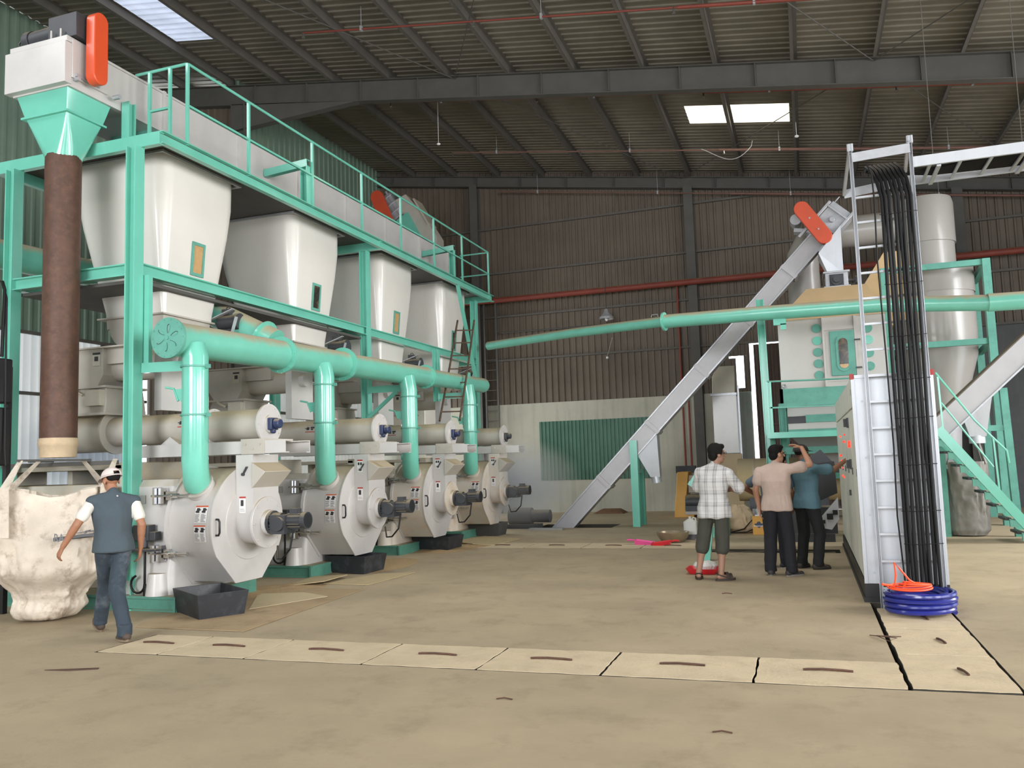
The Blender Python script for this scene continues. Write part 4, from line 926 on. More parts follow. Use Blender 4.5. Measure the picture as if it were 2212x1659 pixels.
for k in range(8):
    x = .905 + k * .041; b = MB(); wv = [.006 * sin(k * 2.1 + i) for i in range(9)]
    pts = [V((x + wv[i] + .012 * (i / 8), 9.42 - .012 * (k % 2), .1 + 4.25 * i / 8 - .12)) for i in range(9)]
    xt = x - .05 - .012 * k * .0
    pts += [V((x - .02, 9.43, 4.42)), V((x - .06, 9.5, 4.56)), V((x - .10, 9.62, 4.65)), V((x - .10, 9.8, 4.66)), V((x + .05, 9.9, 4.64)), V((x + .3, 9.86 + k * .02, 4.60)), V((2.2, 9.62 + k * .06, 4.595)), V((4.5, 9.62 + k * .06, 4.595))]
    b.tube(pts, .0185, 8)
    tag(b.build('power_cable', RUBBER), ('black cable leftmost of the thick bundle down the tray', 'second thick black cable from the left of the bundle', 'third thick black cable from the left of the bundle', 'fourth thick black cable from the left of the bundle', 'fourth thick black cable from the right of the bundle', 'third thick black cable from the right of the bundle', 'second thick black cable from the right of the bundle', 'thick black cable rightmost in the bundle beside the right rail')[k], 'cable', 'thick black cables on the tray')
b = MB(); b.tube([(.80, 9.42, 4.62), (.84, 9.42, 4.5), (.85, 9.43, 4.2), (.835, 9.43, 3.6), (.85, 9.42, 2.6), (.86, 9.43, 1.6), (.845, 9.42, .9), (.88, 9.42, .05)], .009, 6)
tag(b.build('thin_cable', RUBBER), 'thin black cable hanging alone left of the bundle on the tray', 'cable')
for k, z in enumerate((.62, .95, 1.42, 1.9, 2.3, 2.75, 3.3, 4.05)):
    b = MB(); b.tube([(.885, 9.40, z), (1.0, 9.39, z - .006), (1.12, 9.39, z), (1.215, 9.40, z + .004), (1.25, 9.41, z + .004)], .004, 5)
    b.build('cable_tie', BLACK, CT)

# ------------------------------------------------------------------ hose and cord coils
HM = M('blue_hose', rgb(36, 44, 128), .28, var=.12, coat=.3)
b = MB()
pts = []
for lay in range(4):
    for t in range(32):
        a = 2 * pi * t / 32 + lay * .25; r = .295 + .012 * sin(a * 2 + lay); z = .022 + .05 * (lay + t / 32 * .9)
        pts.append(V((.95 + r * cos(a), 8.98 + r * sin(a), z)))
b.tube(pts, .024, 8)
pts = []
for lay in range(3):
    for t in range(32):
        a = 2 * pi * t / 32; r = .24 - .05 * lay + .012 * sin(a + lay); pts.append(V((.95 + r * cos(a), 8.98 + r * sin(a), .205 - .02 * lay + .01 * sin(a * 2))))
b.tube(pts, .021, 8)
tag(b.build('hose_coil', HM), 'coiled blue hose lying at the foot of the cable tray', 'hose')
OC = M('orange_cord', rgb(255, 84, 40), .45, var=.05)
b = MB(); pts = []
for lay in range(5):
    for t in range(28):
        a = 2 * pi * t / 28 + .4; r = .17 - .018 * lay; pts.append(V((.86 + r * cos(a) * 1.15 + .015 * lay, 8.9 + r * .9 * sin(a), .262 + .016 * lay * .6 + .012 * sin(a + lay))))
b.tube(pts, .009, 6)
b.tube([(.72, 8.85, .27), (.74, 8.84, .38), (.735, 8.84, .50), (.78, 8.86, .44), (.86, 8.9, .33), (.95, 8.95, .27)], .009, 6)
b.tube([(.72, 8.86, .28), (.66, 8.82, .29), (.61, 8.8, .30)], .012, 6); b.tube([(.8, 8.82, .27), (.82, 8.8, .33)], .01, 6)
tag(b.build('cord_coil', OC), 'bright orange cord bundled on top of the blue hose coil', 'cord')

# ------------------------------------------------------------------ turquoise pipe across the hall
T = thing('air_pipe', 'long turquoise air pipe crossing the hall in front of the slanted conveyor', 'pipe', (0, 16, 4.1))
b = MB(); b.tube([(-7.2, 18.95, 4.43), (-4.8, 17.9, 4.41), (-2.48, 16.35, 4.24)], .105, 20); b.build('pipe', TEALD, T)
b = MB(); b.tube([(-2.48, 16.35, 4.24), (-.66, 16.0, 4.18), (1.4, 15.9, 4.14), (3.05, 15.5, 3.95)], .135, 24); b.build('pipe', TEALD, T)
b = MB(); b.cyl((3.0, 15.5, 3.955), (6.2, 15.5, 3.90), .15, n=24); b.build('pipe', TEALD, T)
b = MB(); b.ring((-2.5, 16.36, 4.24), (.98, -.19, 0), .1, .185, .04, 28); b.build('flange', TEAL, T)
b = MB(); b.tube([(-2.75, 16.45, 4.36), (-2.74, 16.45, 4.41), (-2.62, 16.43, 4.41), (-2.61, 16.43, 4.36)], .008, 6); b.build('lifting_lug', GALV, T)
b = MB(); b.box(-.42, -.2, 15.95, 16.05, 3.93, 4.05); b.box(-.3, -.2, 15.95, 16.05, 3.84, 3.95); b.build('pipe_support', TEAL, T)

# ------------------------------------------------------------------ slanted conveyor rising from the pit
YC_ = 19.42
CV = thing('inclined_conveyor', 'long grey conveyor slanting from the floor pit up to an orange guarded head', 'conveyor', (-5.4, YC_, -.8))
d = V((6.03, 0, 6.23)).normalized(); nrm = V((-d.z, 0, d.x)); base = V((-5.27, YC_, 0))
def cp(t, h, y=0): return base + d * t + nrm * h + V((0, y, 0))
b = MB(); v = [cp(t, h, y) for t in (-1.0, 8.6) for h, y in ((0, -.22), (.36, -.22), (.36, .22), (0, .22))]
b.add(v, [(0, 1, 2, 3), (4, 5, 6, 7), (0, 1, 5, 4), (1, 2, 6, 5), (2, 3, 7, 6), (3, 0, 4, 7)]); b.build('casing', CONV, CV)
for t in (1.28, 3.0, 4.7, 6.2, 7.6):
    b = MB(); v = [cp(t + e, h, y) for e in (-.045, .045) for h, y in ((-.03, -.25), (.385, -.25), (.385, .25), (-.03, .25))]
    b.add(v, [(0, 1, 2, 3), (4, 5, 6, 7), (0, 1, 5, 4), (1, 2, 6, 5), (2, 3, 7, 6), (3, 0, 4, 7)]); b.build('joint_flange', CONV, CV)
b = MB()
for h in (0.0, .36): b.beam(cp(-.9, h, -.235), cp(8.6, h, -.235), .02, .03, up=nrm)
b.build('edge_angle', GALV, CV)
b = MB(); v = [cp(t, h, y) for t in (8.5, 9.35) for h, y in ((-.06, -.3), (.46, -.3), (.46, .3), (-.06, .3))]
b.add(v, [(0, 1, 2, 3), (4, 5, 6, 7), (0, 1, 5, 4), (1, 2, 6, 5), (2, 3, 7, 6), (3, 0, 4, 7)])
b.beam(cp(8.3, .5, -.32), cp(9.3, .5, -.32), .05, .06, up=nrm); b.beam(cp(8.3, -.04, -.32), cp(9.4, -.04, -.32), .05, .06, up=nrm)
b.beam(cp(8.8, -.06, -.33), cp(8.8, .48, -.33), .05, .05, up=d); b.beam(cp(9.2, -.06, -.33), cp(9.2, .48, -.33), .04, .05, up=d); b.cyl(cp(9.0, .2, -.3), cp(9.0, .2, -.42), .06)
b.cyl(cp(9.35, .42, -.28), cp(9.5, .42, -.28), .015, n=6); b.build('head', GALV, CV, bevel=.008)
q0, q1 = V((.235, YC_ - .45, 6.88)), V((.66, YC_ - .45, 6.22)); u = (q1 - q0).normalized(); w_ = V((-u.z, 0, u.x)); r = .165; pts = []
for i in range(15): pts.append(q0 + (u * -sin(pi * i / 14) + w_ * cos(pi * i / 14)) * r)
for i in range(15): pts.append(q1 + (u * sin(pi * i / 14) - w_ * cos(pi * i / 14)) * r)
b = MB(); b.prism(pts, (0, -.1, 0)); gd = b.build('chain_guard', ORANGEO, CV, bevel=.01)
b = MB()
for t in (.35, .75): p = q0.lerp(q1, t); b.cyl(p + V((0, -.1, 0)), p + V((0, -.112, 0)), .02, n=8)
b.build('bolt', GALV, gd)
b = MB(); b.cyl((.1, YC_ - .3, 6.72), (.1, YC_ + .1, 6.72), .12); b.beam((.05, YC_ - .1, 6.5), (.35, YC_ - .1, 6.45), .3, .08); b.build('drive_motor', GALV, CV)
b = MB(); b.ibeam((-3.75, YC_ - .27, 0), (-3.75, YC_ - .27, 1.98), .17, .14, .014, up=(0, 1, 0)); b.build('leg', TEAL, CV)
b = MB(); b.ibeam((-3.72, YC_ + .32, 0), (-3.72, YC_ + .32, 1.3), .15, .12, .014, up=(0, 1, 0)); b.box(-3.8, -3.66, YC_ + .25, YC_ + .4, 0, .3); b.beam((-3.74, YC_ - .2, 1.26), (-3.72, YC_ + .3, 1.26), .08, .1); b.build('leg', TEAL, CV)
b = MB(); b.loft([[V((-3.70, YC_ - .2, 1.66)), V((-3.22, YC_ - .2, 2.12)), V((-3.22, YC_ + .2, 2.12)), V((-3.70, YC_ + .2, 1.66))], [V((-3.42, YC_ - .11, 1.12)), V((-3.2, YC_ - .11, 1.12)), V((-3.2, YC_ + .11, 1.12)), V((-3.42, YC_ + .11, 1.12))]])
b.cyl((-3.31, YC_, 1.13), (-3.29, YC_, .98), .115); b.build('outlet_spout', GALVW, CV)
b = MB(); b.loft([[V((.52, 18.9, 5.86)), V((1.0, 18.9, 6.42)), V((1.0, 19.6, 6.42)), V((.52, 19.6, 5.86))], [V((.68, 18.95, 5.42)), V((1.0, 18.95, 5.38)), V((1.0, 19.3, 5.38)), V((.68, 19.3, 5.42))]]); b.build('head_chute', GALVW, CV)
b = MB(); b.ibeam((-.66, 17.45, 0), (-.70, 17.45, 4.7), .16, .15, .014, up=(1, 0, 0)); b.build('tall_leg', TEAL, CV)

# ------------------------------------------------------------------ cooler with platform
CO = thing('pellet_cooler', 'tall pale pellet cooler box with turquoise round covers and a turquoise window door', 'cooler', (.5, 18.9, 0))
CP = M('cooler_grey', rgb(186, 183, 178), .5, var=.05, scale=1.5, dust=.8, dustlo=.5, spots=.08)
TOPD = M('cooler_top_dusty', rgb(200, 172, 130), .85, var=.06, scale=2)
b = MB(); b.box(-.385, 1.62, 17.6, 20.4, 2.86, 4.24); b.build('body', CP, CO)
b = MB(); b.box(.45, 1.08, 17.56, 17.6, 2.86, 4.24); b.box(.45, .49, 17.53, 17.57, 2.86, 4.24); b.box(1.04, 1.08, 17.53, 17.57, 2.86, 4.24); b.box(.49, 1.04, 17.54, 17.57, 3.98, 4.04); b.box(.49, 1.04, 17.54, 17.57, 2.96, 3.0); b.build('door_frame', CP, CO)
b = MB(); b.box(.58, 1.03, 17.52, 17.55, 3.06, 3.95); dr = b.build('window_door', TEALO, CO, bevel=.006)
b = MB()
def oblong(x, y, z0, z1, r, n=8): return arc((x, y, z1 - r), r, 0, pi, n) + arc((x, y, z0 + r), r, pi, 2 * pi, n)
b.prism(oblong(.82, 17.50, 3.14, 3.86, .135), (0, .03, 0)); fr = b.build('window_rim', TEALO, dr)
b = MB(); b.prism(oblong(.82, 17.494, 3.2, 3.80, .085), (0, .012, 0)); b.build('pane', GLASSD, fr)
b = MB(); b.prism([p for p in oblong(.82, 17.490, 3.2, 3.80, .082) if p.z < 3.5], (0, .01, 0)); b.build('pellet_fill', GLASSB, fr)
for z in (3.75, 3.2): b = MB(); b.beam((1.03, 17.5, z), (1.14, 17.5, z), .02, .03); b.build('door_catch', MOTOR, dr)
for x, zs in ((.35, (4.04, 3.79, 3.56, 3.33, 3.10)), (1.29, (3.97, 3.74, 3.48, 3.22))):
    for k, z in enumerate(zs):
        b = MB(); b.cyl((x, 17.6, z), (x, 17.575, z), .088, n=24)
        for i in range(8): b.cyl((x + .072 * cos(i * pi / 4), 17.575, z + .072 * sin(i * pi / 4)), (x + .072 * cos(i * pi / 4), 17.57, z + .072 * sin(i * pi / 4)), .008, n=6)
        b.build('round_cover', TEAL if k == 1 else TEALO, CO)
b = MB(); b.loft([[V((-.40, 17.58, 4.24)), V((1.64, 17.58, 4.24)), V((1.64, 20.42, 4.24)), V((-.40, 20.42, 4.24))], [V((.22, 18.6, 5.04)), V((1.4, 18.6, 5.04)), V((1.4, 19.5, 5.04)), V((.22, 19.5, 5.04))]]); b.build('roof_cone', TOPD, CO)
b = MB(); b.box(.62, 1.07, 18.75, 19.25, 5.04, 5.40); b.box(.58, 1.11, 18.7, 19.3, 5.36, 5.40); b.box(.58, 1.11, 18.7, 19.3, 5.04, 5.08); al = b.build('airlock', GALV, CO, bevel=.005)
b = MB(); b.cyl((.84, 18.76, 5.2), (.84, 18.66, 5.2), .12); b.box(.7, .98, 18.72, 18.76, 5.08, 5.33); b.cyl((.84, 18.66, 5.2), (.84, 18.6, 5.2), .07); b.build('airlock_motor', MOTOR, al)
b = MB(); b.cyl((1.07, 18.9, 5.2), (1.25, 18.9, 5.2), .03); b.cyl((1.22, 18.9, 5.2), (1.25, 18.9, 5.2), .09, n=8); b.build('handwheel', MOTOR, al)
b = MB(); b.prism([V((1.15, 19.9, 4.8)), V((1.9, 19.9, 5.95)), V((2.3, 19.9, 5.95)), V((2.3, 19.9, 4.4)), V((1.6, 19.9, 4.2))], (0, .6, 0)); b.build('side_hood', TOPD, CO)
b = MB(); b.box(-.42, 1.64, 17.56, 17.66, 2.56, 2.86); b.box(-.42, -.36, 17.56, 20.4, 2.56, 2.86); b.box(-.45, 1.65, 17.4, 17.6, 2.50, 2.56); b.build('base_frame', TEALO, CO)
b = MB(); b.tube(arc((-.32, 17.58, 2.92), .035, 0, 2 * pi, 12), .014, 6); b.build('lifting_eye', GALV, CO)
b = MB(); b.box(-.3, 1.6, 17.62, 20.2, 2.28, 2.52); b.build('discharge_grid', CP, CO)
b = MB(); b.box(-.3, .04, 17.58, 17.64, 2.16, 2.30); b.build('grid_opening', BLACK, CO)
b = MB(); b.box(.04, 1.5, 17.56, 17.64, 2.17, 2.32); b.box(-.3, 1.6, 17.56, 17.7, 1.94, 2.04); b.build('grid_shutter', TEALO, CO)
b = MB(); b.box(-.3, 1.6, 17.6, 20.2, 2.04, 2.17); b.build('lower_body', CP, CO)
b = MB(); b.loft([[V((-.3, 17.62, 1.94)), V((1.6, 17.62, 1.94)), V((1.6, 20.2, 1.94)), V((-.3, 20.2, 1.94))], [V((.5, 18.4, 1.05)), V((1.3, 18.4, 1.05)), V((1.3, 19.4, 1.05)), V((.5, 19.4, 1.05))]]); b.build('bottom_hopper', CONV, CO)
for x in (-.4, 1.6):
    for y in (17.65, 20.3):
        b = MB(); b.ibeam((x, y, 0), (x, y, 2.56), .14, .14, .014, up=(1, 0, 0)); b.build('leg', TEALO, CO)
b = MB(); b.beam((-.4, 17.6, 1.62), (1.6, 17.6, 1.62), .1, .14); b.beam((-.4, 17.6, 1.15), (1.6, 17.6, 1.15), .1, .2); b.build('cross_beam', TEALO, CO)
PL = thing('service_platform', 'turquoise service platform with railing in front of the pale cooler', 'platform', (0, 16.9, 0))
b = MB(); b.box(-.66, 2.1, 16.5, 17.38, 1.86, 1.97); b.build('deck', TEAL, PL)
b = MB(); b.tube([(-.62, 16.52, 2.94), (.55, 16.52, 2.92), (2.1, 16.52, 2.90)], .018, 8); b.beam((-.6, 16.52, 2.44), (2.1, 16.52, 2.42), .03, .03); rl = b.build('railing', TEALO, PL)
for x in (-.62, -.56, 2.05):
    b = MB(); b.beam((x, 16.52, 1.95), (x, 16.52, 2.94), .03, .03); b.build('railing_post', TEAL, rl)
for x, y in ((-.6, 17.3), (2.08, 16.6), (2.08, 17.3)):
    b = MB(); b.beam((x, y, 0), (x, y, 1.87), .1, .1); b.build('leg', TEALO, PL)
ST = thing('steel_stairs', 'turquoise steel stairs with handrail coming down right of the cabinet', 'stairs', (2.8, 15.9, 0))
s0, s1 = V((2.12, 15.6, 1.90)), V((3.5, 15.6, .02))
for y in (15.6, 16.3):
    b = MB(); o = V((0, y - 15.6, 0)); b.channel(s0 + o, s1 + o, .06, .15, .012); b.build('stringer', TEAL, ST)
for k in range(8):
    t = (k + .6) / 8.4; p = s0.lerp(s1, t); b = MB(); b.box(p.x - .14, p.x + .12, 15.62, 16.28, p.z - .06, p.z - .035); b.box(p.x - .14, p.x - .02, 15.58, 15.63, p.z - .16, p.z - .05); b.build('tread', TEALO, ST)
    b = MB(); b.box(p.x - .19, p.x - .10, 15.66, 16.2, p.z - .06, p.z - .02); b.build('nosing', BLACK, ST)
b = MB(); b.tube([(2.15, 15.6, 2.85), (2.68, 15.6, 2.02), (3.11, 15.6, 1.50), (3.13, 15.6, 1.30)], .018, 8); b.tube([(2.2, 15.6, 2.34), (2.9, 15.6, 1.24)], .016, 8); hr = b.build('handrail', TEAL, ST)
for a, c in (((2.2, 1.80), (2.18, 2.78)), ((2.96, .78), (2.93, 1.72))):
    b = MB(); b.beam((a[0], 15.6, a[1]), (c[0], 15.6, c[1]), .028, .028); b.build('rail_post', TEAL, hr)

# ------------------------------------------------------------------ cyclone, ducts and frame
CYP = M('cyclone_paint', rgb(156, 152, 146), .38, var=.05, scale=1, coat=.3, dust=.5, dustlo=.6)
CY = thing('cyclone', 'big white cyclone with a wide top duct behind the cable tray', 'cyclone', (2.6, 20.4, 0))
b = MB(); b.lathe([(.02, 2.0), (.35, 2.0), (.45, 2.45), (.78, 3.6), (.80, 4.1), (.80, 5.05), (.01, 5.06)], (2.9, 20.4, 0), n=48); b.build('barrel', CYP, CY, sharp=25)
b = MB(); pts = []
for i in range(25):
    a = 2 * pi * i / 24; pts.append((a, 5.05 + .42 * i / 24))
v = []; f = []
for a, z in pts: v += [V((2.9 + .82 * cos(a + 3.4), 20.4 + .82 * sin(a + 3.4), 4.95)), V((2.9 + .82 * cos(a + 3.4), 20.4 + .82 * sin(a + 3.4), z + .3)), V((2.9, 20.4, z + .3))]
for i in range(24): f += [(3 * i, 3 * i + 3, 3 * i + 4, 3 * i + 1), (3 * i + 1, 3 * i + 4, 3 * i + 5, 3 * i + 2)]
b.add(v, f); b.build('scroll_top', CYP, CY)
b = MB(); b.cyl((2.84, 20.4, 5.2), (2.84, 20.4, 6.1), .56, n=40); b.build('outlet_neck', CYP, CY)
b = MB(); b.lathe([(.01, 6.1), (.60, 6.1), (.60, 7.0), (.57, 7.12), (.01, 7.13)], (2.83, 20.4, 0), n=44); b.build('top_drum', CYP, CY, sharp=25)
b = MB(); b.tube([(2.3, 20.4, 6.62), (.9, 20.4, 6.62), (.62, 20.4, 6.6), (.38, 20.4, 6.45), (.22, 20.4, 6.15), (.20, 20.4, 5.8), (.20, 20.4, 4.6)], .36, 30); b.build('crossover_duct', CYP, CY, sharp=50)
b = MB(); b.cyl((2.9, 20.4, 1.2), (2.9, 20.4, 2.0), .3, .35); b.box(2.65, 3.15, 20.15, 20.65, .9, 1.25); b.build('lower_outlet', CONV, CY)
CF = thing('cyclone_scaffold', 'turquoise steel frame around the white cyclone at the right', 'frame', (2.9, 19.2, 0))
for x, y in ((3.72, 19.1), (1.8, 19.1), (3.9, 21.4), (1.8, 21.4)):
    b = MB(); b.beam((x, y, 0), (x, y, 5.42), .15, .15); b.build('post', TEALO, CF)
for z in (5.36, 3.72):
    for q in (((1.8, 19.1), (3.72, 19.1)), ((3.72, 19.1), (3.9, 21.4)), ((1.8, 21.4), (3.9, 21.4))):
        b = MB(); b.beam((q[0][0], q[0][1], z), (q[1][0], q[1][1], z), .1, .12); b.build('beam', TEALO, CF)
C2 = thing('side_conveyor', 'bright grey conveyor rising to the right edge above the stairs', 'conveyor', (2.4, 16.6, 0))
d2 = V((1.26, 0, 1.17)).normalized(); n2 = V((-d2.z, 0, d2.x)); b2_ = V((2.30, 16.6, 1.70))
def c2(t, h, y): return b2_ + d2 * t + n2 * h + V((0, y, 0))
b = MB(); v = [c2(t, h, y) for t in (-.35, 3.6) for h, y in ((0, -.2), (.36, -.2), (.36, .35), (0, .35))]
b.add(v, [(0, 1, 2, 3), (4, 5, 6, 7), (0, 1, 5, 4), (1, 2, 6, 5), (2, 3, 7, 6), (3, 0, 4, 7)]); b.build('casing', CONV, C2)
b = MB(); b.beam(c2(-.35, 0, -.215), c2(3.6, 0, -.215), .02, .03, up=n2); b.build('edge_angle', GALV, C2)
b = MB(); b.add([c2(-.35, .365, -.2), c2(3.6, .365, -.2), c2(3.6, .365, .35), c2(-.35, .365, .35), c2(-.35, .375, -.2), c2(3.6, .375, -.2), c2(3.6, .375, .35), c2(-.35, .375, .35)], [(0, 1, 2, 3), (4, 5, 6, 7), (0, 1, 5, 4), (1, 2, 6, 5), (2, 3, 7, 6), (3, 0, 4, 7)]); b.build('top_cover', M('dust_layer', rgb(128, 116, 98), .95, var=.1), C2)
b = MB(); b.loft([[V((2.66, 16.42, 2.02)), V((3.12, 16.42, 2.44)), V((3.12, 16.8, 2.44)), V((2.66, 16.8, 2.02))], [V((2.74, 16.5, 1.76)), V((3.0, 16.5, 1.76)), V((3.0, 16.74, 1.76)), V((2.74, 16.74, 1.76))]]); b.cyl((2.87, 16.62, 1.78), (2.87, 16.62, 1.64), .13); b.build('outlet_spout', GALVW, C2)
b = MB(); b.beam((3.42, 16.75, 0), (3.36, 16.75, 2.6), .12, .12); b.beam((2.95, 16.75, 1.9), (3.4, 16.75, 1.9), .08, .1); b.build('leg', TEALO, C2)
b = MB(); b.loft([[V((2.2, 16.7, 1.6)), V((2.6, 16.7, 1.6)), V((2.6, 17, 1.6)), V((2.2, 17, 1.6))], [V((2.25, 16.7, 1.2)), V((2.62, 16.7, 1.2)), V((2.55, 17, 1.2)), V((2.25, 17, 1.2))]]); b.build('boot', CONV, C2)
b = MB(); b.beam((2.3, 16.7, 0), (2.3, 16.7, 1.6), .1, .1); b.build('leg', TEALO, C2)
b = MB(); rg2 = bagmesh(2.68, 16.95, [(.02, .28, .25, 2.2), (.12, .34, .28, 2.4), (.45, .34, .28, 2.8), (.95, .36, .3, 3.2), (1.32, .36, .3, 3.6)], 8, amp=.035); b.loft(rg2, True, False)
BG2 = thing('bulk_bag', 'crumpled grey bulk bag hanging behind the turquoise stairs', 'bag', (2.68, 16.95, 0)); b.build('bag_body', TARPD, BG2, sharp=60)
for x, y in ((2.36, 16.7), (3.0, 16.7), (2.36, 17.2), (3.0, 17.2)):
    b = MB(); b.beam((x, y, 1.28), (x * .7 + 2.68 * .3, y * .7 + 16.95 * .3, 1.72), .06, .008); b.build('lifting_strap', TARPD, BG2)

# ------------------------------------------------------------------ small machines and loose things on the far floor
HMc = thing('hammer_mill', 'yellow guarded machine with a black motor standing by the plaster wall', 'machine', (-2.9, 22, 0))
b = MB(); b.prism([V((-3.3, 21.9, .12)), V((-3.18, 21.9, 1.17)), V((-2.9, 21.9, 1.17)), V((-3.02, 21.9, .2)), V((-2.8, 21.9, .12)), V((-2.8, 21.9, 0)), V((-3.3, 21.9, 0))], (0, .8, 0)); b.build('belt_guard', YELLOW, HMc, bevel=.01)
b = MB(); b.cyl((-3.0, 22.0, .4), (-2.45, 22.0, .4), .2); b.box(-3.0, -2.5, 21.8, 22.2, .16, .3); b.build('motor', MOTOR, HMc)
b = MB(); b.box(-2.95, -2.5, 22.1, 22.6, .62, 1.08); b.cyl((-2.8, 22.05, .85), (-2.5, 22.05, .85), .18); b.build('rotor_housing', GREYH, HMc, bevel=.02)
b = MB(); b.box(-3.0, -2.4, 21.8, 22.6, .08, .16); b.build('frame', GREYD, HMc)
b = MB(); b.cyl((-2.62, 21.82, .66), (-2.62, 21.76, .66), .085); b.build('handwheel', BLACK, HMc)
EV = thing('dust_duct', 'pale rectangular duct rising beside the gap of daylight, its top dusty', 'duct', (-1.88, 21.5, 0))
b = MB(); b.box(-2.14, -1.56, 21.4, 21.9, 1.62, 3.1); b.build('lower_duct', GREY, EV)
b = MB(); b.loft([rrect(-2.14, -1.58, 21.4, 21.9, 3.1, .01, 1), rrect(-2.12, -1.56, 21.4, 21.9, 3.55, .01, 1), rrect(-2.0, -1.56, 21.4, 21.9, 3.8, .01, 1)]); b.build('upper_duct', GREYH, EV)
b = MB(); b.box(-2.18, -1.54, 21.36, 21.94, 3.06, 3.12); b.box(-1.52, -1.48, 21.38, 21.42, 1.3, 3.3); b.build('flange', GALV, EV)
b = MB(); b.box(-2.12, -1.5, 21.3, 22.0, 0, 1.6); b.build('base_cabinet', M('beige_dusty_panel', rgb(176, 158, 128), .8, var=.06, dust=.6), EV)
b = MB(); b.box(-1.2, -.95, 23.8, 23.9, 1.3, 3.0); b.build('side_panel', M('stained_teal_panel', rgb(150, 156, 150), .7, var=.1, spots=.35, spotcol=rgb(120, 176, 160), spotscale=1.6, streak=.4), EV) if False else None
PN = MB(); PN.box(-1.95, -1.37, 24.25, 24.3, 0, 3.32)
tag(PN.build('metal_sheet', M('stained_sheet', rgb(140, 144, 140), .6, .1, var=.1, spots=.35, spotcol=rgb(116, 160, 148), spotscale=1.2, streak=.5)), 'stained grey metal sheet leaning by the narrow daylight gap', 'sheet')
DR = thing('dusty_drum', 'big dust covered horizontal cylinder behind the people at the cabinet', 'drum', (-.75, 19.0, 0))
b = MB(); b.cyl((-1.42, 19.0, 1.02), (.9, 19.0, 1.02), .46, n=36); b.build('drum_body', M('drum_tan', rgb(186, 166, 126), .8, var=.06, scale=1.5, dust=.8, dustlo=.2), DR)
b = MB(); b.ring((-1.1, 19.0, 1.02), (1, 0, 0), .45, .475, .03, 36); b.ring((-.5, 19.0, 1.02), (1, 0, 0), .45, .475, .03, 36); b.build('hoop', GREYH, DR)
for x in (-1.1, .3): b = MB(); b.box(x - .1, x + .1, 18.7, 19.3, 0, .64); b.build('support', MOTOR, DR)
b = MB(); b.cyl((-1.05, 18.45, .22), (-1.05, 18.45, .42), .09); b.cyl((-.8, 18.4, .1), (-.8, 18.4, .5), .06); b.build('valve', GALV, DR)
for x, l in ((-1.05, 'small steel pump left of the pair before the dusty drum'), ): pass
BM = thing('side_bin', 'black slanted panel machine left of the cabinet, behind the person in blue', 'machine', (.4, 15.2, 0))
b = MB(); b.prism([V((-.05, 15.7, .62)), V((.1, 15.7, 1.36)), V((.46, 15.7, 1.40)), V((.48, 15.7, .85))], (0, .8, 0)); b.build('slanted_panel', BLACK, BM)
b = MB(); b.prism([V((.05, 15.66, .28)), V((.48, 15.66, .78)), V((.48, 15.66, .40)), V((.35, 15.66, .22))], (0, .1, 0)); b.build('printed_panel', GALVW, BM)
b = MB()
for q in ((.33, .45, .05), (.42, .52, .04), (.22, .36, .03)): b.box(q[0] - q[2], q[0] + q[2], 15.63, 15.66, q[1] - q[2], q[1] + q[2])
b.build('fitting', BLACK, BM)
b = MB(); b.box(-.35, .45, 15.8, 16.4, .14, .6); b.box(-.3, .4, 15.75, 16.3, .0, .14); b.build('base', MOTOR, BM)
b = MB(); b.loft([[V((-.3, 16.0, 1.25)), V((.25, 16.0, 1.62)), V((.25, 16.5, 1.62)), V((-.3, 16.5, 1.25))], [V((-.1, 16.0, 1.2)), V((.6, 16.0, 1.2)), V((.6, 16.5, 1.2)), V((-.1, 16.5, 1.2))]]); b.build('dark_hopper', MOTOR, BM)
# sack, box, canister, basin, scoops, tray
SK = thing('sack', 'full beige sack behind the person in dark shorts', 'sack', (-1.37, 17.6, 0))
b = MB(); rg3 = bagmesh(-1.37, 17.7, [(.01, .30, .25, 2.4), (.1, .36, .3, 2.4), (.3, .30, .26, 2.2), (.48, .2, .18, 2.2), (.56, .1, .1, 2)], 15, amp=.05); b.loft(rg3); b.build('sack_body', SACK, SK, sharp=60)
b = MB(); b.tube([(-1.5, 17.36, .03), (-1.25, 17.33, .1), (-1.08, 17.36, .28), (-1.05, 17.42, .36)], .012, 6); b.tube([(-1.6, 17.3, .02), (-1.2, 17.3, .04), (-1.0, 17.4, .12)], .012, 6); b.build('cord', RUBBER, SK)
b = MB(); b.box(-1.78, -1.5, 17.0, 17.15, .0, .33); tag(b.build('green_panel', GREENS), 'dark green panel standing before the beige sack', 'panel')
YB_ = thing('yellow_box', 'yellow box with a blue emblem standing left of the person in pale pink', 'box', (-1.0, 17.2, 0))
b = MB(); b.box(-1.07, -.8, 17.1, 17.4, 0, .36); b.build('carton', YELLOW, YB_, bevel=.005)
b = MB(); b.prism([V((-1.03, 17.094, .2)), V((-.95, 17.094, .13)), V((-.87, 17.094, .2)), V((-.87, 17.094, .22)), V((-1.03, 17.094, .22))], (0, .004, 0), 0); b.box(-1.05, -.85, 17.092, 17.096, .165, .178, 1); b.cyl((-.95, 17.097, .22), (-.95, 17.092, .22), .04, m=0); b.build('emblem', [BLUE, GALVW], YB_)
b = MB(); b.cyl((-.95, 17.3, .36), (-.95, 17.3, .52), .035); b.cyl((-.95, 17.3, .52), (-.95, 17.3, .6), .012); b.box(-1.02, -.88, 17.2, 17.38, .36, .38); tag(b.build('grease_gun', GALVW), 'small white bottle on top of the yellow box', 'bottle')
JC = thing('jerrycan', 'translucent white jerrycan beside the metal basin', 'canister', (-2.15, 16.2, 0))
PLW = M('white_plastic', rgb(196, 196, 190), .4, var=.05)
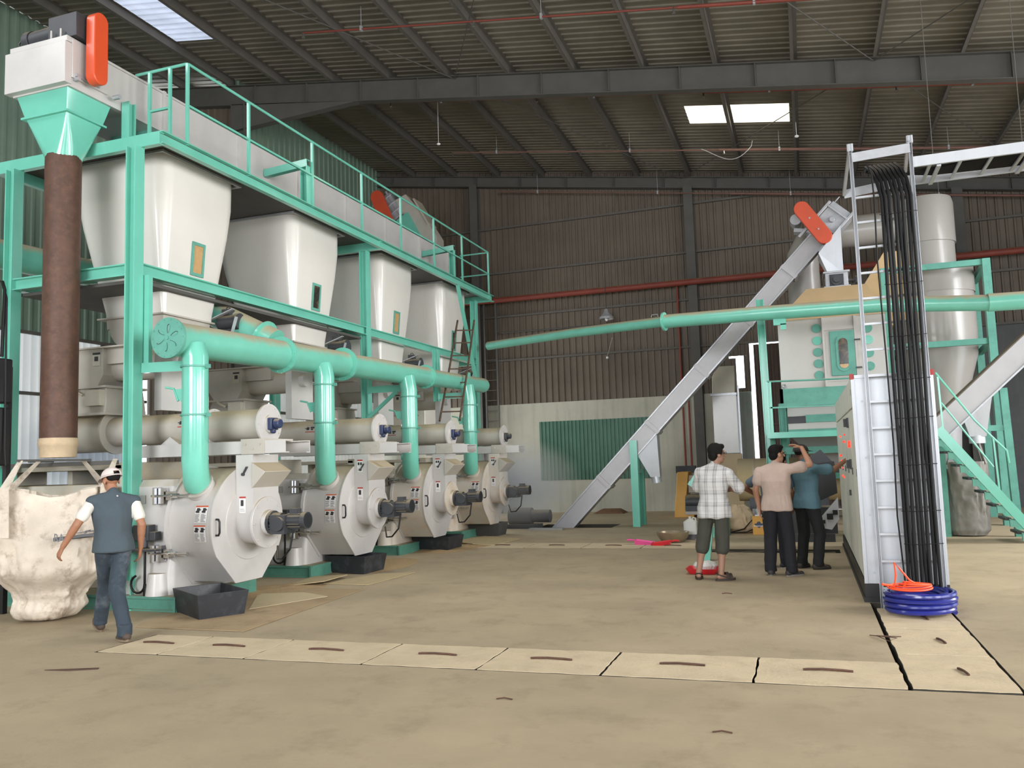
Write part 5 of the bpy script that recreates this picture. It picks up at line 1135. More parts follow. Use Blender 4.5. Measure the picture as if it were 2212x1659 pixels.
b = MB(); b.loft([rrect(-2.28, -2.03, 16.12, 16.32, z, r, 5) for z, r in ((.005, .03), (.03, .05), (.30, .05), (.335, .06))] + [rrect(-2.20, -2.11, 16.17, 16.27, .385, .02, 5)]); b.cyl((-2.16, 16.22, .385), (-2.16, 16.22, .43), .028); b.tube([(-2.13, 16.22, .36), (-2.1, 16.22, .41), (-2.06, 16.22, .40), (-2.05, 16.22, .33)], .014, 8); b.build('can', PLW, JC)
b = MB(); b.loft([rrect(-2.283, -2.027, 16.117, 16.323, z, .05, 5) for z in (.004, .10)]); b.build('liquid_inside', M('dark_liquid', rgb(86, 86, 88), .3, var=.1), JC)
b = MB(); b.lathe([(.001, .012), (.19, .012), (.26, .10), (.285, .185), (.30, .19), (.30, .18), (.275, .10), (.20, 0), (.001, 0)], (-2.42, 15.72, 0), n=36); tag(b.build('basin', M('basin_steel', rgb(150, 136, 112), .35, .5, var=.15)), 'round metal basin on the floor beside the white jerrycan', 'basin')
def scoop(x, y, rz, mat, label):
    o = V((x, y, 0)); c, s = cos(rz), sin(rz)
    def p(u, v_, z): return o + V((u * c - v_ * s, u * s + v_ * c, z))
    b = MB(); b.loft([[p(-.16, -.09, .0), p(.12, -.11, .0), p(.12, .11, .0), p(-.16, .09, .0)], [p(-.18, -.11, .09), p(.16, -.13, .045), p(.16, .13, .045), p(-.18, .11, .09)], [p(-.17, -.10, .09), p(.15, -.12, .045), p(.15, .12, .045), p(-.17, .10, .09)], [p(-.15, -.08, .01), p(.12, -.1, .01), p(.12, .1, .01), p(-.15, .08, .01)]], True, True)
    t = thing('dustpan', label, 'dustpan', o, rz=0); b.build('pan', mat, t); b = MB(); b.tube([p(-.17, 0, .07), p(-.27, 0, .085), p(-.33, 0, .08)], .016, 8); b.build('handle', mat, t)
scoop(-2.86, 15.25, .0, PINKP, 'pink plastic dustpan on the floor, left of the red one')
scoop(-2.55, 15.12, pi, REDPL, 'red plastic dustpan on the floor between the pink one and the basin')
TR = MB(); TR.loft([rrect(-1.57, -1.23, 11.45, 11.75, .004, .05), rrect(-1.62, -1.18, 11.4, 11.8, .075, .06), rrect(-1.61, -1.19, 11.41, 11.79, .075, .06), rrect(-1.56, -1.24, 11.46, 11.74, .015, .05)])
tag(TR.build('tray', REDPL), 'red plastic tray on the floor behind the feet of the person in dark shorts', 'tray')
b = MB(); rg4 = bagmesh(-1.37, 11.62, [(.06, .13, .1, 2.2), (.1, .15, .11, 2.3), (.14, .13, .09, 2.2), (.165, .06, .05, 2)], 23, amp=.03); b.loft(rg4); tag(b.build('plastic_bag', PLW, sharp=60), 'crumpled white plastic bag lying on the red tray', 'bag')
b = MB(); b.prism([V((-1.58, 12.9, 0)), V((-1.45, 12.9, 0)), V((-1.36, 12.9, .72)), V((-1.42, 12.9, .72))], (0, .14, 0)); tag(b.build('turquoise_stand', TEAL), 'slim turquoise tapered stand behind the person in dark shorts', 'stand')
b = MB(); b.beam((-2.2, 16.6, 1.06), (-1.75, 16.6, .78), .06, .08); b.beam((-2.16, 16.62, 1.05), (-1.98, 16.62, 1.32), .05, .06); b.beam((-1.78, 16.62, 0), (-1.78, 16.62, .82), .06, .06); b.beam((-1.5, 16.6, 0), (-1.98, 16.62, 1.32), .04, .04)
tag(b.build('turquoise_bracket', TEAL), 'angled turquoise bracket frame left of the person in the plaid shirt', 'bracket')
b = MB(); b.box(-6.1, -5.3, 18.3, 18.5, 0, .04); tag(b.build('steel_bar', ASH), 'grey steel bar on the floor between the last bin and the pit', 'bars')
MG = thing('spare_gear_motor', 'spare dark gear motor on the floor behind the last black bin', 'motor', (-6.2, 18.9, 0))
b = MB(); b.cyl((-6.75, 18.9, .28), (-6.2, 18.9, .28), .2); b.box(-6.8, -6.0, 18.7, 19.1, 0, .1); b.build('gearbox', MOTOR, MG)
b = MB(); b.cyl((-6.2, 18.9, .28), (-5.75, 18.9, .28), .15); b.build('motor', MOTOR, MG)
RP = MB(); RP.loft([[V((-5.9, 23.6, .0)), V((-5.0, 23.6, 0)), V((-5.0, 24.3, 0)), V((-5.9, 24.3, 0))], [V((-5.7, 23.9, .12)), V((-5.2, 23.9, .10)), V((-5.2, 24.2, .12)), V((-5.7, 24.2, .12))]]); o = tag(RP.build('rust_heap', M('rusty_dust', rgb(124, 92, 66), .95, var=.2, scale=12)), 'low rusty heap of dust at the foot of the plaster wall', 'dust'); o['kind'] = 'stuff'

# ------------------------------------------------------------------ fire pipes, sprinklers, lamps
FP = thing('fire_main', 'thick red fire pipe running along the back wall', 'pipe', (-1, 24.1, 6.6))
b = MB(); b.cyl((-10.6, 24.15, 6.64), (XR - .3, 24.15, 6.55), .09, n=16); b.build('pipe', REDP, FP)
for x, z1 in ((-3.27, 6.6), (-3.1, 3.3)): b = MB(); b.cyl((x, 24.3, 1.25), (x, 24.3, z1), .03, n=10); b.build('riser', REDP, FP)
b = MB(); b.box(-3.55, -3.0, 24.2, 24.4, 1.1, 1.3); b.build('valve_block', MOTOR, FP)
SPRD = M('dull_red_pipe', rgb(112, 78, 68), .6, var=.15)
SLAB = ['thin red sprinkler pipe nearest the camera, crossing the top of the picture', 'red sprinkler pipe just below the roof beam', 'thin sprinkler pipe just under the glowing roof strip', 'sprinkler pipe nearest the back wall, above the orange guard']
for k, (y, x0) in enumerate(((13.95, -9.15), (17.55, -9.05), (21.1, -8.95), (24.2, -8.75))):
    def zs_(x): return 9.6 - .147 * (x + 3.66) - (.0, .0, .02, .22)[k]
    s = thing('sprinkler_pipe', SLAB[k], 'pipe', (-1, y, 9), 'sprinkler pipes under the roof'); xe = XR - .3; xm = -1.62
    b = MB(); b.cyl((x0, y, zs_(x0)), (xm, y, zs_(xm)), .018, n=8); b.cyl((xm, y, zs_(xm)), (xe, y, zs_(xe)), .032, n=10); b.build('pipe', REDP if k < 2 else SPRD, s)
    for j in range(5):
        x = x0 + 1.35 + j * 3.72
        if x > xe: break
        b = MB(); b.cyl((x, y, zs_(x)), (x, y, zr(x) - .05), .006, n=6); b.box(x - .02, x + .02, y - .03, y + .03, zs_(x) - .04, zs_(x) + .06); b.build('hanger', GALV, s)
    for j in range(4):
        x = x0 + .02 + j * 3.72; b = MB(); b.cyl((x, y, zs_(x)), (x, y, zs_(x) - .09), .02, n=8); b.cyl((x, y, zs_(x) - .1), (x, y, zs_(x) - .09), .035, n=8); b.build('sprinkler_head', CHROME, s)
BL_ = thing('bay_lamp', 'cone shaped bay lamp hanging before the dark back wall', 'lamp', (-5.25, 23.6, 5.6))
b = MB(); b.lathe([(.03, .34), (.06, .3), (.08, .22), (.2, .10), (.21, .03), (.19, .035), (.07, .2), (.05, .28)], (-5.25, 23.6, 5.6), n=28); b.build('shade', GALV, BL_)
b = MB(); b.cyl((-5.25, 23.6, 5.93), (-5.25, 23.6, 7.0), .008, n=6); b.build('cord', BLACK, BL_)
b = MB(); b.sphere((-5.25, 23.6, 5.66), (.05, .05, .09)); b.build('bulb', STICK, BL_)
b = MB(); b.tube([(-1.95, 20.1, 9.0)] + [(-1.95 + .09 * i, 20.1, 9.0 - .5 * sin(pi * i / 14) * (.4 + .6 * i / 14)) for i in range(1, 14)] + [(-.75, 20.1, 9.02)], .008, 6); tag(b.build('loose_wire', GALV), 'loose wire sagging below the glowing roof strip', 'wire')
for x, y, z, l in ((-8.25, 18.6, 9.6, 'small white detector under the dark roof, left of the beam'), (.25, 20.2, 9.0, 'small white detector at the right end of the glowing roof strip')):
    b = MB(); b.sphere((x, y, z), (.05, .05, .03)); b.cyl((x, y, z), (x, y, zr(x) - .1), .006, n=6); tag(b.build('detector', STICK), l, 'detector')
b = MB(); b.sphere((-5.3, 23.7, 4.52), .04); b.cyl((-5.3, 23.7, 4.55), (-5.28, 24.4, 5.2), .006, n=6); tag(b.build('hanging_bulb', STICK), 'tiny bare bulb hanging before the back wall below the cone lamp', 'bulb')
LW = thing('wall_ladder', 'dark steel wall ladder on the back wall behind the end of the platform', 'ladder', (-9.4, 24.3, 0))
for x in (-9.35, -8.95): b = MB(); b.beam((x, 24.3, 0), (x, 24.3, 6.6), .05, .05); b.build('rail', STEELD, LW)
for k in range(15): b = MB(); b.cyl((-9.35, 24.3, .3 + k * .32), (-8.95, 24.3, .3 + k * .32), .014, n=6); b.build('rung', STEELD, LW)
b = MB(); b.box(-8.6, -8.5, 24.53, 24.56, 1.9, 2.0); tag(b.build('wall_switch', STICK), 'small white box on the plaster wall beside the farthest mill', 'switch')
b = MB(); b.cyl((-9.0, 24.35, 5.62), (-.4, 24.35, 5.58), .022, n=8); tag(b.build('conduit', STEELD), 'thin dark conduit along the back wall below the red pipe', 'pipe')
b = MB(); b.tube([(.42, 7.85, .008), (.52, 7.75, .02), (.62, 7.72, .02), (.55, 7.62, .012), (.47, 7.78, .02), (.66, 7.8, .015)], .004, 6); tag(b.build('wire_scrap', RUST), 'bent scrap of wire lying across the edge of the cover before the hose', 'wire')
b = MB(); b.prism([V((-5.98, 5.3, .001)), V((-5.75, 5.33, .001)), V((-5.55, 5.42, .001)), V((-5.57, 5.46, .001)), V((-5.8, 5.37, .001))], (0, 0, .006)); tag(b.build('crack_mark', RUST), 'dark crack mark on the floor at the front left', 'scrap')  # crack in the floor, laid on as a thin dark strip
for k, (x, y) in enumerate(((-2.05, 5.35), (-.6, 5.0), (-1.0, 9.9))):
    b = MB(); b.tube([(x, y, .006), (x + .05, y + .02, .01), (x + .11, y + .01, .006)], .005, 5); tag(b.build('twig', RUST), ('small dark twig on the floor below the fourth cover of the front row', 'small dark twig on the floor below the long covers at the right', 'thin twig on the floor before the sandals of the person in plaid')[k], 'twig')
# ------------------------------------------------------------------ people
def skin(name, c): return M(name, rgb(*c), .55, var=.05, scale=8)
SK1, SK2, SK3 = skin('skin_a', (150, 104, 78)), skin('skin_b', (176, 130, 104)), skin('skin_c', (128, 88, 66))
HAIR = M('black_hair', rgb(20, 18, 17), .75, var=.2, scale=30)
HAIR.node_tree.nodes['Principled BSDF'].inputs['Specular IOR Level'].default_value = .2
def cloth(name, c, **k): return M(name, rgb(*c), .85, var=.07, scale=5, bump=.12, bscale=120, **k)

def cap_(mb, p, q, r0, r1, n=12):
    p, q = V(p), V(q); d = (q - p); L = d.length; d = d / L if L > 1e-6 else V((0, 0, 1))
    prof = [(r0 * sin(t), -r0 * cos(t)) for t in (.05, .4, .8, 1.2, pi / 2)] + [(r1 * cos(t), L + r1 * sin(t)) for t in (0, .4, .8, 1.2, 1.52)]
    x, y = mb.frame(d); mb.loft([[p + d * z + (x * cos(2 * pi * i / n) + y * sin(2 * pi * i / n)) * r for i in range(n)] for r, z in prof])
def ell(mb, c, r, R=None, n=18, k=12):
    c = V(c); R = R or Matrix.Identity(3); rings = []
    for j in range(k + 1):
        t = min(max(pi * j / k, .04), pi - .04)
        rings.append([c + R @ V((r[0] * sin(t) * cos(2 * pi * i / n), r[1] * sin(t) * sin(2 * pi * i / n), -r[2] * cos(t))) for i in range(n)])
    mb.loft(rings)
def stat(mb, st, n=24, yaw=0):
    rings = []
    for (x, y, z, a, b_) in st: rings.append([V((x + a * cos(2 * pi * i / n), y + b_ * sin(2 * pi * i / n), z)) for i in range(n)])
    mb.loft(rings)
def blob(mb, name, mat, parent, voxel=.008, it=3, wrinkle=0, wscale=9, seed=0, cut=None):
    tmp = mb.build('tmp', mat, None, local=True)
    r = tmp.modifiers.new('r', 'REMESH'); r.mode = 'VOXEL'; r.voxel_size = voxel
    s = tmp.modifiers.new('s', 'SMOOTH'); s.iterations = it; s.factor = .5
    dg = bpy.context.evaluated_depsgraph_get(); dg.update()
    me = bpy.data.meshes.new_from_object(tmp.evaluated_get(dg)); bpy.data.objects.remove(tmp)
    me.name = name
    if wrinkle:
        ns = [v.normal.copy() for v in me.vertices]
        for v, nn in zip(me.vertices, ns):
            p = v.co
            w_ = noise.noise(V((p.x * wscale + seed, p.y * wscale, p.z * wscale * .55))) + .6 * abs(noise.noise(V((p.x * wscale * 1.7, p.y * wscale * 1.7 + seed, p.z * wscale * .8 + p.x * 6))))
            v.co = p + nn * (wrinkle * w_)
    me.polygons.foreach_set('use_smooth', [True] * len(me.polygons))
    if not me.materials: me.materials.append(mat)
    o = bpy.data.objects.new(name, me); COL.objects.link(o); o.parent = parent; return o

def hand(mb, wrist, d, n, curl=.5, side=1, s=1.0):
    """d: towards the fingers, n: direction the palm faces, side: +1 thumb on d x n side"""
    d = V(d).normalized(); n = V(n); n = (n - d * n.dot(d)).normalized(); w_ = d.cross(n) * side; wrist = V(wrist)
    def P(u, v_, t): return wrist + (d * u + w_ * v_ + n * t) * s
    rings = []
    for u, hw, ht in ((-.012, .024, .020), (.02, .030, .018), (.055, .039, .016), (.085, .040, .014), (.095, .036, .010)):
        rings.append([P(u, hw * cos(2 * pi * i / 14), ht * sin(2 * pi * i / 14)) for i in range(14)])
    mb.loft(rings)
    for k, (v_, L) in enumerate(((.030, .070), (.0105, .079), (-.010, .073), (-.029, .056))):
        a = P(.082, v_, 0); c1 = curl * (.8 + .12 * k); e = d * cos(c1) + n * sin(c1) + w_ * v_ * 1.2; m = a + e * L * .5 * s
        c2 = curl * 1.9; e2 = d * cos(c2) + n * sin(c2) + w_ * v_ * .8; m2 = m + e2 * L * .3 * s
        c3 = curl * 2.6; e3 = d * cos(c3) + n * sin(c3); m3 = m2 + e3 * L * .24 * s
        cap_(mb, a, m, .0098 * s, .0092 * s, 10); cap_(mb, m, m2, .0092 * s, .0084 * s, 10); cap_(mb, m2, m3, .0084 * s, .0072 * s, 10)
    a = P(.018, .028, .006); m = a + (d * .55 + w_ * .62 + n * .45).normalized() * .042 * s; e = m + (d * .85 + w_ * .22 + n * .4).normalized() * .034 * s
    cap_(mb, a, m, .0135 * s, .0115 * s, 10); cap_(mb, m, e, .0112 * s, .0085 * s, 10)

def person(label, loc, rz, J, H, skinm, hairm, hair='short', head_yaw=0, head_pitch=0, group=None, extras=()):
    """J: joints in the person's own frame (facing +Y)"""
    t = thing('person', label, 'person', (loc[0], loc[1], 0), group, rz)
    b = MB(); k = H / 1.70; J = {a: V(c) - (V((0, 0, .028)) if a in ('shL', 'shR') else V((0, 0, 0))) for a, c in J.items()}
    pc = J['pelvis']; ch = J['chest']; nk = J['neck']; hd = J['head']
    def tor(f, a, b_): p = pc.lerp(ch, f) if f <= 1 else ch.lerp(nk, f - 1); return (p.x, p.y, p.z, a * k, b_ * k)
    stat(b, [tor(-.22, .10, .085), tor(-.08, .155, .105), tor(.1, .165, .11), tor(.4, .145, .10), tor(.75, .155, .108), tor(1.0, .165, .112), tor(1.45, .165, .095), tor(1.75, .12, .075), tor(1.95, .06, .055)])
    cap_(b, ch.lerp(nk, .6), hd - V((0, 0, .03 * k)), .058 * k, .052 * k)
    R = (Matrix.Rotation(head_yaw, 3, 'Z') @ Matrix.Rotation(head_pitch, 3, 'X'))
    k2 = k * 1.07
    def hp(x, y, z): return hd + R @ (V((x, y, z)) * k2)
    ell(b, hp(0, -.008, .03), (.074 * k, .092 * k, .088 * k), R); ell(b, hp(0, .022, -.045), (.054 * k, .064 * k, .072 * k), R)
    ell(b, hp(0, .05, -.088), (.028 * k, .026 * k, .022 * k), R); cap_(b, hp(0, .088, .012), hp(0, .104, -.022), .009 * k, .014 * k); ell(b, hp(0, .08, .035), (.05 * k, .012 * k, .008 * k), R)
    for s in (-1, 1): ell(b, hp(.074 * s, -.006, -.012), (.010 * k, .02 * k, .032 * k), R @ Matrix.Rotation(-.3 * s, 3, 'Z'))
    for s, c in ((-1, 'L'), (1, 'R')):
        sh, el, wr = J['sh' + c], J['el' + c], J['wr' + c]
        cap_(b, ch.lerp(nk, .3).lerp(sh, .4), sh, .07 * k, .05 * k); cap_(b, nk - V((0, .012, .03)), sh + V((0, 0, .012)), .045 * k, .034 * k); cap_(b, sh, el, .052 * k, .040 * k); cap_(b, el, wr, .041 * k, .027 * k)
        cap_(b, el.lerp(wr, .12), el.lerp(wr, .4), .041 * k, .038 * k)
        hand(b, wr + (J['hd' + c].normalized() * .012), J['hd' + c], J['hn' + c], J['cu' + c].x, J['cu' + c].y, k)
        hi, kn, an = J['hi' + c], J['kn' + c], J['an' + c]
        cap_(b, hi, kn, .082 * k, .055 * k); cap_(b, kn, an, .054 * k, .036 * k); cap_(b, kn.lerp(an, .15), kn.lerp(an, .42), .054 * k, .050 * k)
        td = J['to' + c].normalized(); cap_(b, an - td * .03 - V((0, 0, .035)), an + td * .07 - V((0, 0, .045)), .034 * k, .032 * k); cap_(b, an + td * .07 - V((0, 0, .045)), an + td * .15 - V((0, 0, .058)), .036 * k, .022 * k)
    blob(b, 'body', skinm, t, .0065, 2)
    # hair
    b = MB()
    if hair == 'full':
        ell(b, hp(0, -.024, .052), (.090 * k, .100 * k, .090 * k), R); ell(b, hp(0, -.055, -.008), (.076 * k, .06 * k, .075 * k), R); ell(b, hp(0, .045, .092), (.062 * k, .05 * k, .036 * k), R)
        for s in (-1, 1): ell(b, hp(.072 * s, .0, .035), (.016 * k, .045 * k, .05 * k), R)
        blob(b, 'hair', hairm, t, .008, 2, .006, 26, 3)
    elif hair == 'short':
        ell(b, hp(0, -.020, .046), (.083 * k, .096 * k, .084 * k), R); ell(b, hp(0, -.05, -.01), (.07 * k, .055 * k, .07 * k), R); ell(b, hp(0, .045, .086), (.055 * k, .045 * k, .03 * k), R)
        blob(b, 'hair', hairm, t, .008, 2, .004, 26, 5)
    elif hair == 'under_cap':
        ell(b, hp(0, -.042, .028), (.073 * k, .058 * k, .066 * k), R); blob(b, 'hair', hairm, t, .008, 2)
    b = MB()
    for s in (-1, 1): ell(b, hp(.03 * s, .078, .012), (.011 * k, .008 * k, .006 * k), R)
    b.build('eyes', M('eye_dark', rgb(40, 30, 26), .2), t, local=True)
    b = MB(); ell(b, hp(0, .078, -.058), (.022 * k, .008 * k, .006 * k), R); b.build('mouth', M('lips', rgb(128, 78, 66), .5), t, local=True)
    return t, k, J, tor, hp, R

def shirt(t, k, J, tor, mat, hem=.06, infl=.020, sleeve=.58, name='shirt', wr=.010, seed=0, sleeves=True, collar=True, flare=.02, raise_=0):
    b = MB(); i = infl
    stat(b, [tor(-hem / .40 - .02, .165 + i + flare, .108 + i + flare), tor(0, .163 + i + flare * .6, .11 + i + flare * .6), tor(.4, .148 + i, .104 + i), tor(.75, .158 + i, .11 + i), tor(1.0, .167 + i, .113 + i), tor(1.45, .168 + i * .8, .097 + i * .7), tor(1.75, .125 + i * .4, .078 + i * .4), tor(1.92, .068 + i * .3, .062)])
    for c in 'LR':
        sh, el = J['sh' + c], J['el' + c]; ch = J['chest'].lerp(J['neck'], .4)
        cap_(b, ch.lerp(sh, .4), sh, (.075 + i * .4) * k, (.046 + i * .6) * k); cap_(b, J['neck'] - V((0, .012, .035)), sh + V((0, 0, .008)), (.045 + i * .7) * k, (.036 + i * .6) * k)
        if sleeves: cap_(b, sh, sh.lerp(el, sleeve), (.050 + i * .5) * k, (.050 + i) * k)
    if collar: cap_(b, J['neck'] - V((0, .0, .045)), J['neck'] + V((0, .004, .0)), .064 * k, .058 * k)
    return blob(b, name, mat, t, .010, 2, wr, 9, seed)
def trousers(t, k, J, tor, mat, to=1.0, wide=.0, name='trousers', wr=.008, seed=0):
    b = MB(); i = .014
    stat(b, [tor(-.3, .12, .10), tor(-.1, .163 + i, .112 + i), tor(.1, .168 + i, .114 + i), tor(.24, .158 + i, .108 + i)])
    for c in 'LR':
        hi, kn, an = J['hi' + c], J['kn' + c], J['an' + c]
        cap_(b, hi - V((0, 0, .02)), kn, .092 * k + wide * .4, .070 * k + wide)
        if to > .05:
            e = kn.lerp(an, min(to, 1.0)); cap_(b, kn, e, .070 * k + wide, (.070 * k + wide) if to < .6 else .060 * k + wide)
            if to >= 1: stat(b, [(e.x, e.y, e.z + .06, .058 * k + wide, .062 * k + wide), (e.x, e.y + .008, e.z - .045, .062 * k + wide, .07 * k + wide)])
    return blob(b, name, mat, t, .010, 2, wr, 10, seed)
def shoes(t, J, mat, k, name='shoe', sole=None):
    for c in 'LR':
        an, td = J['an' + c], J['to' + c].normalized(); b = MB(); up_ = V((0, 0, 1)); up_ = (up_ - td * up_.dot(td)).normalized()
        g = an - up_ * .05
        cap_(b, g - td * .045, g + td * .05, .044 * k, .046 * k); cap_(b, g + td * .05 - up_ * .01, g + td * .15 - up_ * .018, .046 * k, .034 * k)
        o = blob(b, name, mat, t, .009, 2); 
        if sole:
            b = MB(); sd = td.cross(up_); n = 20; ring = []
            for i in range(n):
                a = 2 * pi * i / n; ring.append(an + td * (.055 + .135 * cos(a)) + sd * .047 * sin(a) - up_ * .095)
            b.prism(ring, up_ * .022); b.build('sole', sole, o, local=True)
def sandals(t, J, mat, k):
    for c in 'LR':
        an, td = J['an' + c], J['to' + c].normalized(); sd = V((td.y, -td.x, 0)); b = MB(); n = 24; g = V((an.x, an.y, .002)); ring = []
        for i in range(n):
            a = 2 * pi * i / n; ring.append(g + td * (.055 + .14 * cos(a)) + sd * .050 * sin(a) * (1 + .12 * cos(a)))
        b.prism(ring, (0, 0, .024)); o = b.build('sandal', mat, t, local=True)
        b = MB()
        for u, h, w_ in ((.115, .062, .05), (.07, .078, .052)):
            pts = [g + td * u + sd * (w_ * cos(a)) + V((0, 0, .02 + h * sin(a))) for a in [pi * i / 12 for i in range(13)]]
            b.loft([[p - td * .02, p + td * .02, p + td * .02 + V((0, 0, .005)), p - td * .02 + V((0, 0, .005))] for p in pts])
        pts = [g + td * (.06 - .115 * sin(a)) + sd * (.046 * cos(a)) + V((0, 0, .03 + .04 * sin(a))) for a in [pi * i / 12 for i in range(13)]]
        b.loft([[p, p + V((0, 0, .018)), p * 1.0 + V((0, 0, .018)) - td * .004, p - td * .004] for p in pts]); b.build('strap', mat, o, local=True)
def glasses(t, hp, R):
    b = MB()
    for s in (-1, 1):
        b.tube([hp(.032 * s + .022 * cos(a), .098, .012 + .016 * sin(a)) for a in [2 * pi * i / 14 for i in range(14)]], .0022, 6, closed=True)
        b.tube([hp(.054 * s, .098, .016), hp(.076 * s, .06, .014), hp(.080 * s, .0, .006)], .0024, 6)
    b.tube([hp(-.01, .1, .016), hp(.01, .1, .016)], .002, 6); b.build('glasses', BLACK, t, local=True)
def cap_hat(t, hp, R, k, mat, strap_gap=True, name='cap'):
    b = MB(); rings = []
    for j in range(9):
        ph = (pi / 2) * j / 8 * .98; rings.append([hp(.086 * cos(ph) * cos(a), -.014 + .104 * cos(ph) * sin(a), .038 + .085 * sin(ph)) for a in [2 * pi * i / 32 for i in range(32)]])
    b.loft(rings, False, True)
    if strap_gap:                                                # leave an arch at the back of the head
        F = []; MI = []
        for f, m in zip(b.f, b.mi):
            c = sum((V(b.v[i]) for i in f), V((0, 0, 0))) / len(f); q = R.inverted() @ (c - hp(0, 0, 0)) / k
            if q.y < -.08 and abs(q.x) < .036 and q.z < .078: continue
            F.append(f); MI.append(m)
        b.f, b.mi = F, MI
    lo = [hp(.0865 * cos(a), -.014 + .105 * sin(a), .03) for a in [2 * pi * i / 32 for i in range(32)]]
    b.tube(lo, .006, 6, closed=True)
    o = b.build(name, mat, t, local=True); so = o.modifiers.new('solid', 'SOLIDIFY'); so.thickness = .004
    b = MB(); n = 12
    v0 = [hp(.078 * cos(a), -.014 + .1 * sin(a), .034) for a in [pi * .16 + pi * .68 * i / n for i in range(n + 1)]]
    v1 = [hp(.084 * cos(a), .006 + .165 * sin(a), .022) for a in [pi * .16 + pi * .68 * i / n for i in range(n + 1)]]
    b.add(v0 + v1 + [p + V((0, 0, .005)) for p in v0] + [p + V((0, 0, .005)) for p in v1], [(i, i + 1, n + 2 + i, n + 1 + i) for i in range(n)] + [(2 * n + 2 + i, 2 * n + 3 + i, 3 * n + 4 + i, 3 * n + 3 + i) for i in range(n)] + [(n + 1 + i, n + 2 + i, 3 * n + 4 + i, 3 * n + 3 + i) for i in range(n)])
    b.build('brim', mat, o, local=True)

# --- the walker
J = dict(pelvis=(0, 0, .90), chest=(0, .03, 1.19), neck=(0, .05, 1.40), head=(-.01, .10, 1.52),
         shL=(-.19, .04, 1.345), elL=(-.33, .02, 1.10), wrL=(-.43, .10, .90), hdL=(-.35, .35, -.9), hnL=(.9, .3, -.3), cuL=(.5, -1, 0),
         shR=(.19, .03, 1.335), elR=(.245, -.06, 1.07), wrR=(.25, .0, .84), hdR=(.0, .25, -1), hnR=(-.9, .4, 0), cuR=(.45, 1, 0),
         hiL=(-.075, .01, .86), knL=(-.015, .25, .49), anL=(-.03, .40, .115), toL=(-.05, 1, .34),
         hiR=(.075, -.01, .86), knR=(.02, -.06, .47), anR=(.03, -.36, .10), toR=(-.12, 1, -.06))
t, k, J, tor, hp, R = person('person walking away in white cap, slate vest over white shirt, and jeans', (-6.50, 6.53), radians(57), J, 1.66, SK1, HAIR, 'under_cap', .35, -.25)
WSH = cloth('white_tshirt', (206, 202, 194)); VEST = cloth('slate_vest', (64, 75, 82))
JEAN = M('faded_jeans', rgb(50, 60, 70), .9, var=.14, scale=6, spots=.45, spotcol=rgb(110, 118, 124), spotscale=4, bump=.15, bscale=160)
shirt(t, k, J, tor, WSH, .0, .012, .62, 'tshirt', .005, 2, collar=False)
shirt(t, k, J, tor, VEST, .10, .026, name='vest', wr=.010, seed=4, sleeves=False, flare=.012)
trousers(t, k, J, tor, JEAN, 1.0, .004, 'jeans', .010, 6)
cap_hat(t, hp, R, k, M('cap_white', rgb(206, 192, 188), .8, var=.05), True)
shoes(t, J, M('brown_shoe', rgb(70, 58, 48), .7, var=.2), k, 'shoe', M('sole_tan', rgb(120, 104, 84), .8))

# --- plaid shirt, dark shorts
J = dict(pelvis=(0, 0, .92), chest=(-.01, -.01, 1.23), neck=(-.005, .01, 1.46), head=(.0, .03, 1.59),
         shL=(-.195, -.01, 1.395), elL=(-.265, .10, 1.14), wrL=(-.04, .25, 1.13), hdL=(1, .1, .05), hnL=(0, -1, 0), cuL=(.35, 1, 0),
         shR=(.19, -.01, 1.375), elR=(.285, .10, 1.12), wrR=(.06, .22, 1.15), hdR=(-1, .15, .05), hnR=(0, -1, .1), cuR=(.35, -1, 0),
         hiL=(-.09, 0, .88), knL=(-.13, .02, .48), anL=(-.155, -.02, .085), toL=(-.35, 1, 0),
         hiR=(.09, 0, .88), knR=(.125, .02, .48), anR=(.15, -.04, .085), toR=(.75, .8, 0))
for a_, dx in dict(pelvis=.09, chest=.11, neck=.13, head=.155, shL=.115, shR=.115, elL=.115, elR=.125, wrL=.115, wrR=.115, hiL=.09, hiR=.09, knL=.04, knR=.04).items(): J[a_] = (J[a_][0] + dx,) + tuple(J[a_][1:])
t, k, J, tor, hp, R = person('person in grey and white plaid shirt and dark shorts, arms folded, wearing sandals', (-1.235, 11.0), radians(-14), J, 1.72, skin('skin_d', (150, 112, 92)), HAIR, 'full', radians(-48), 0)
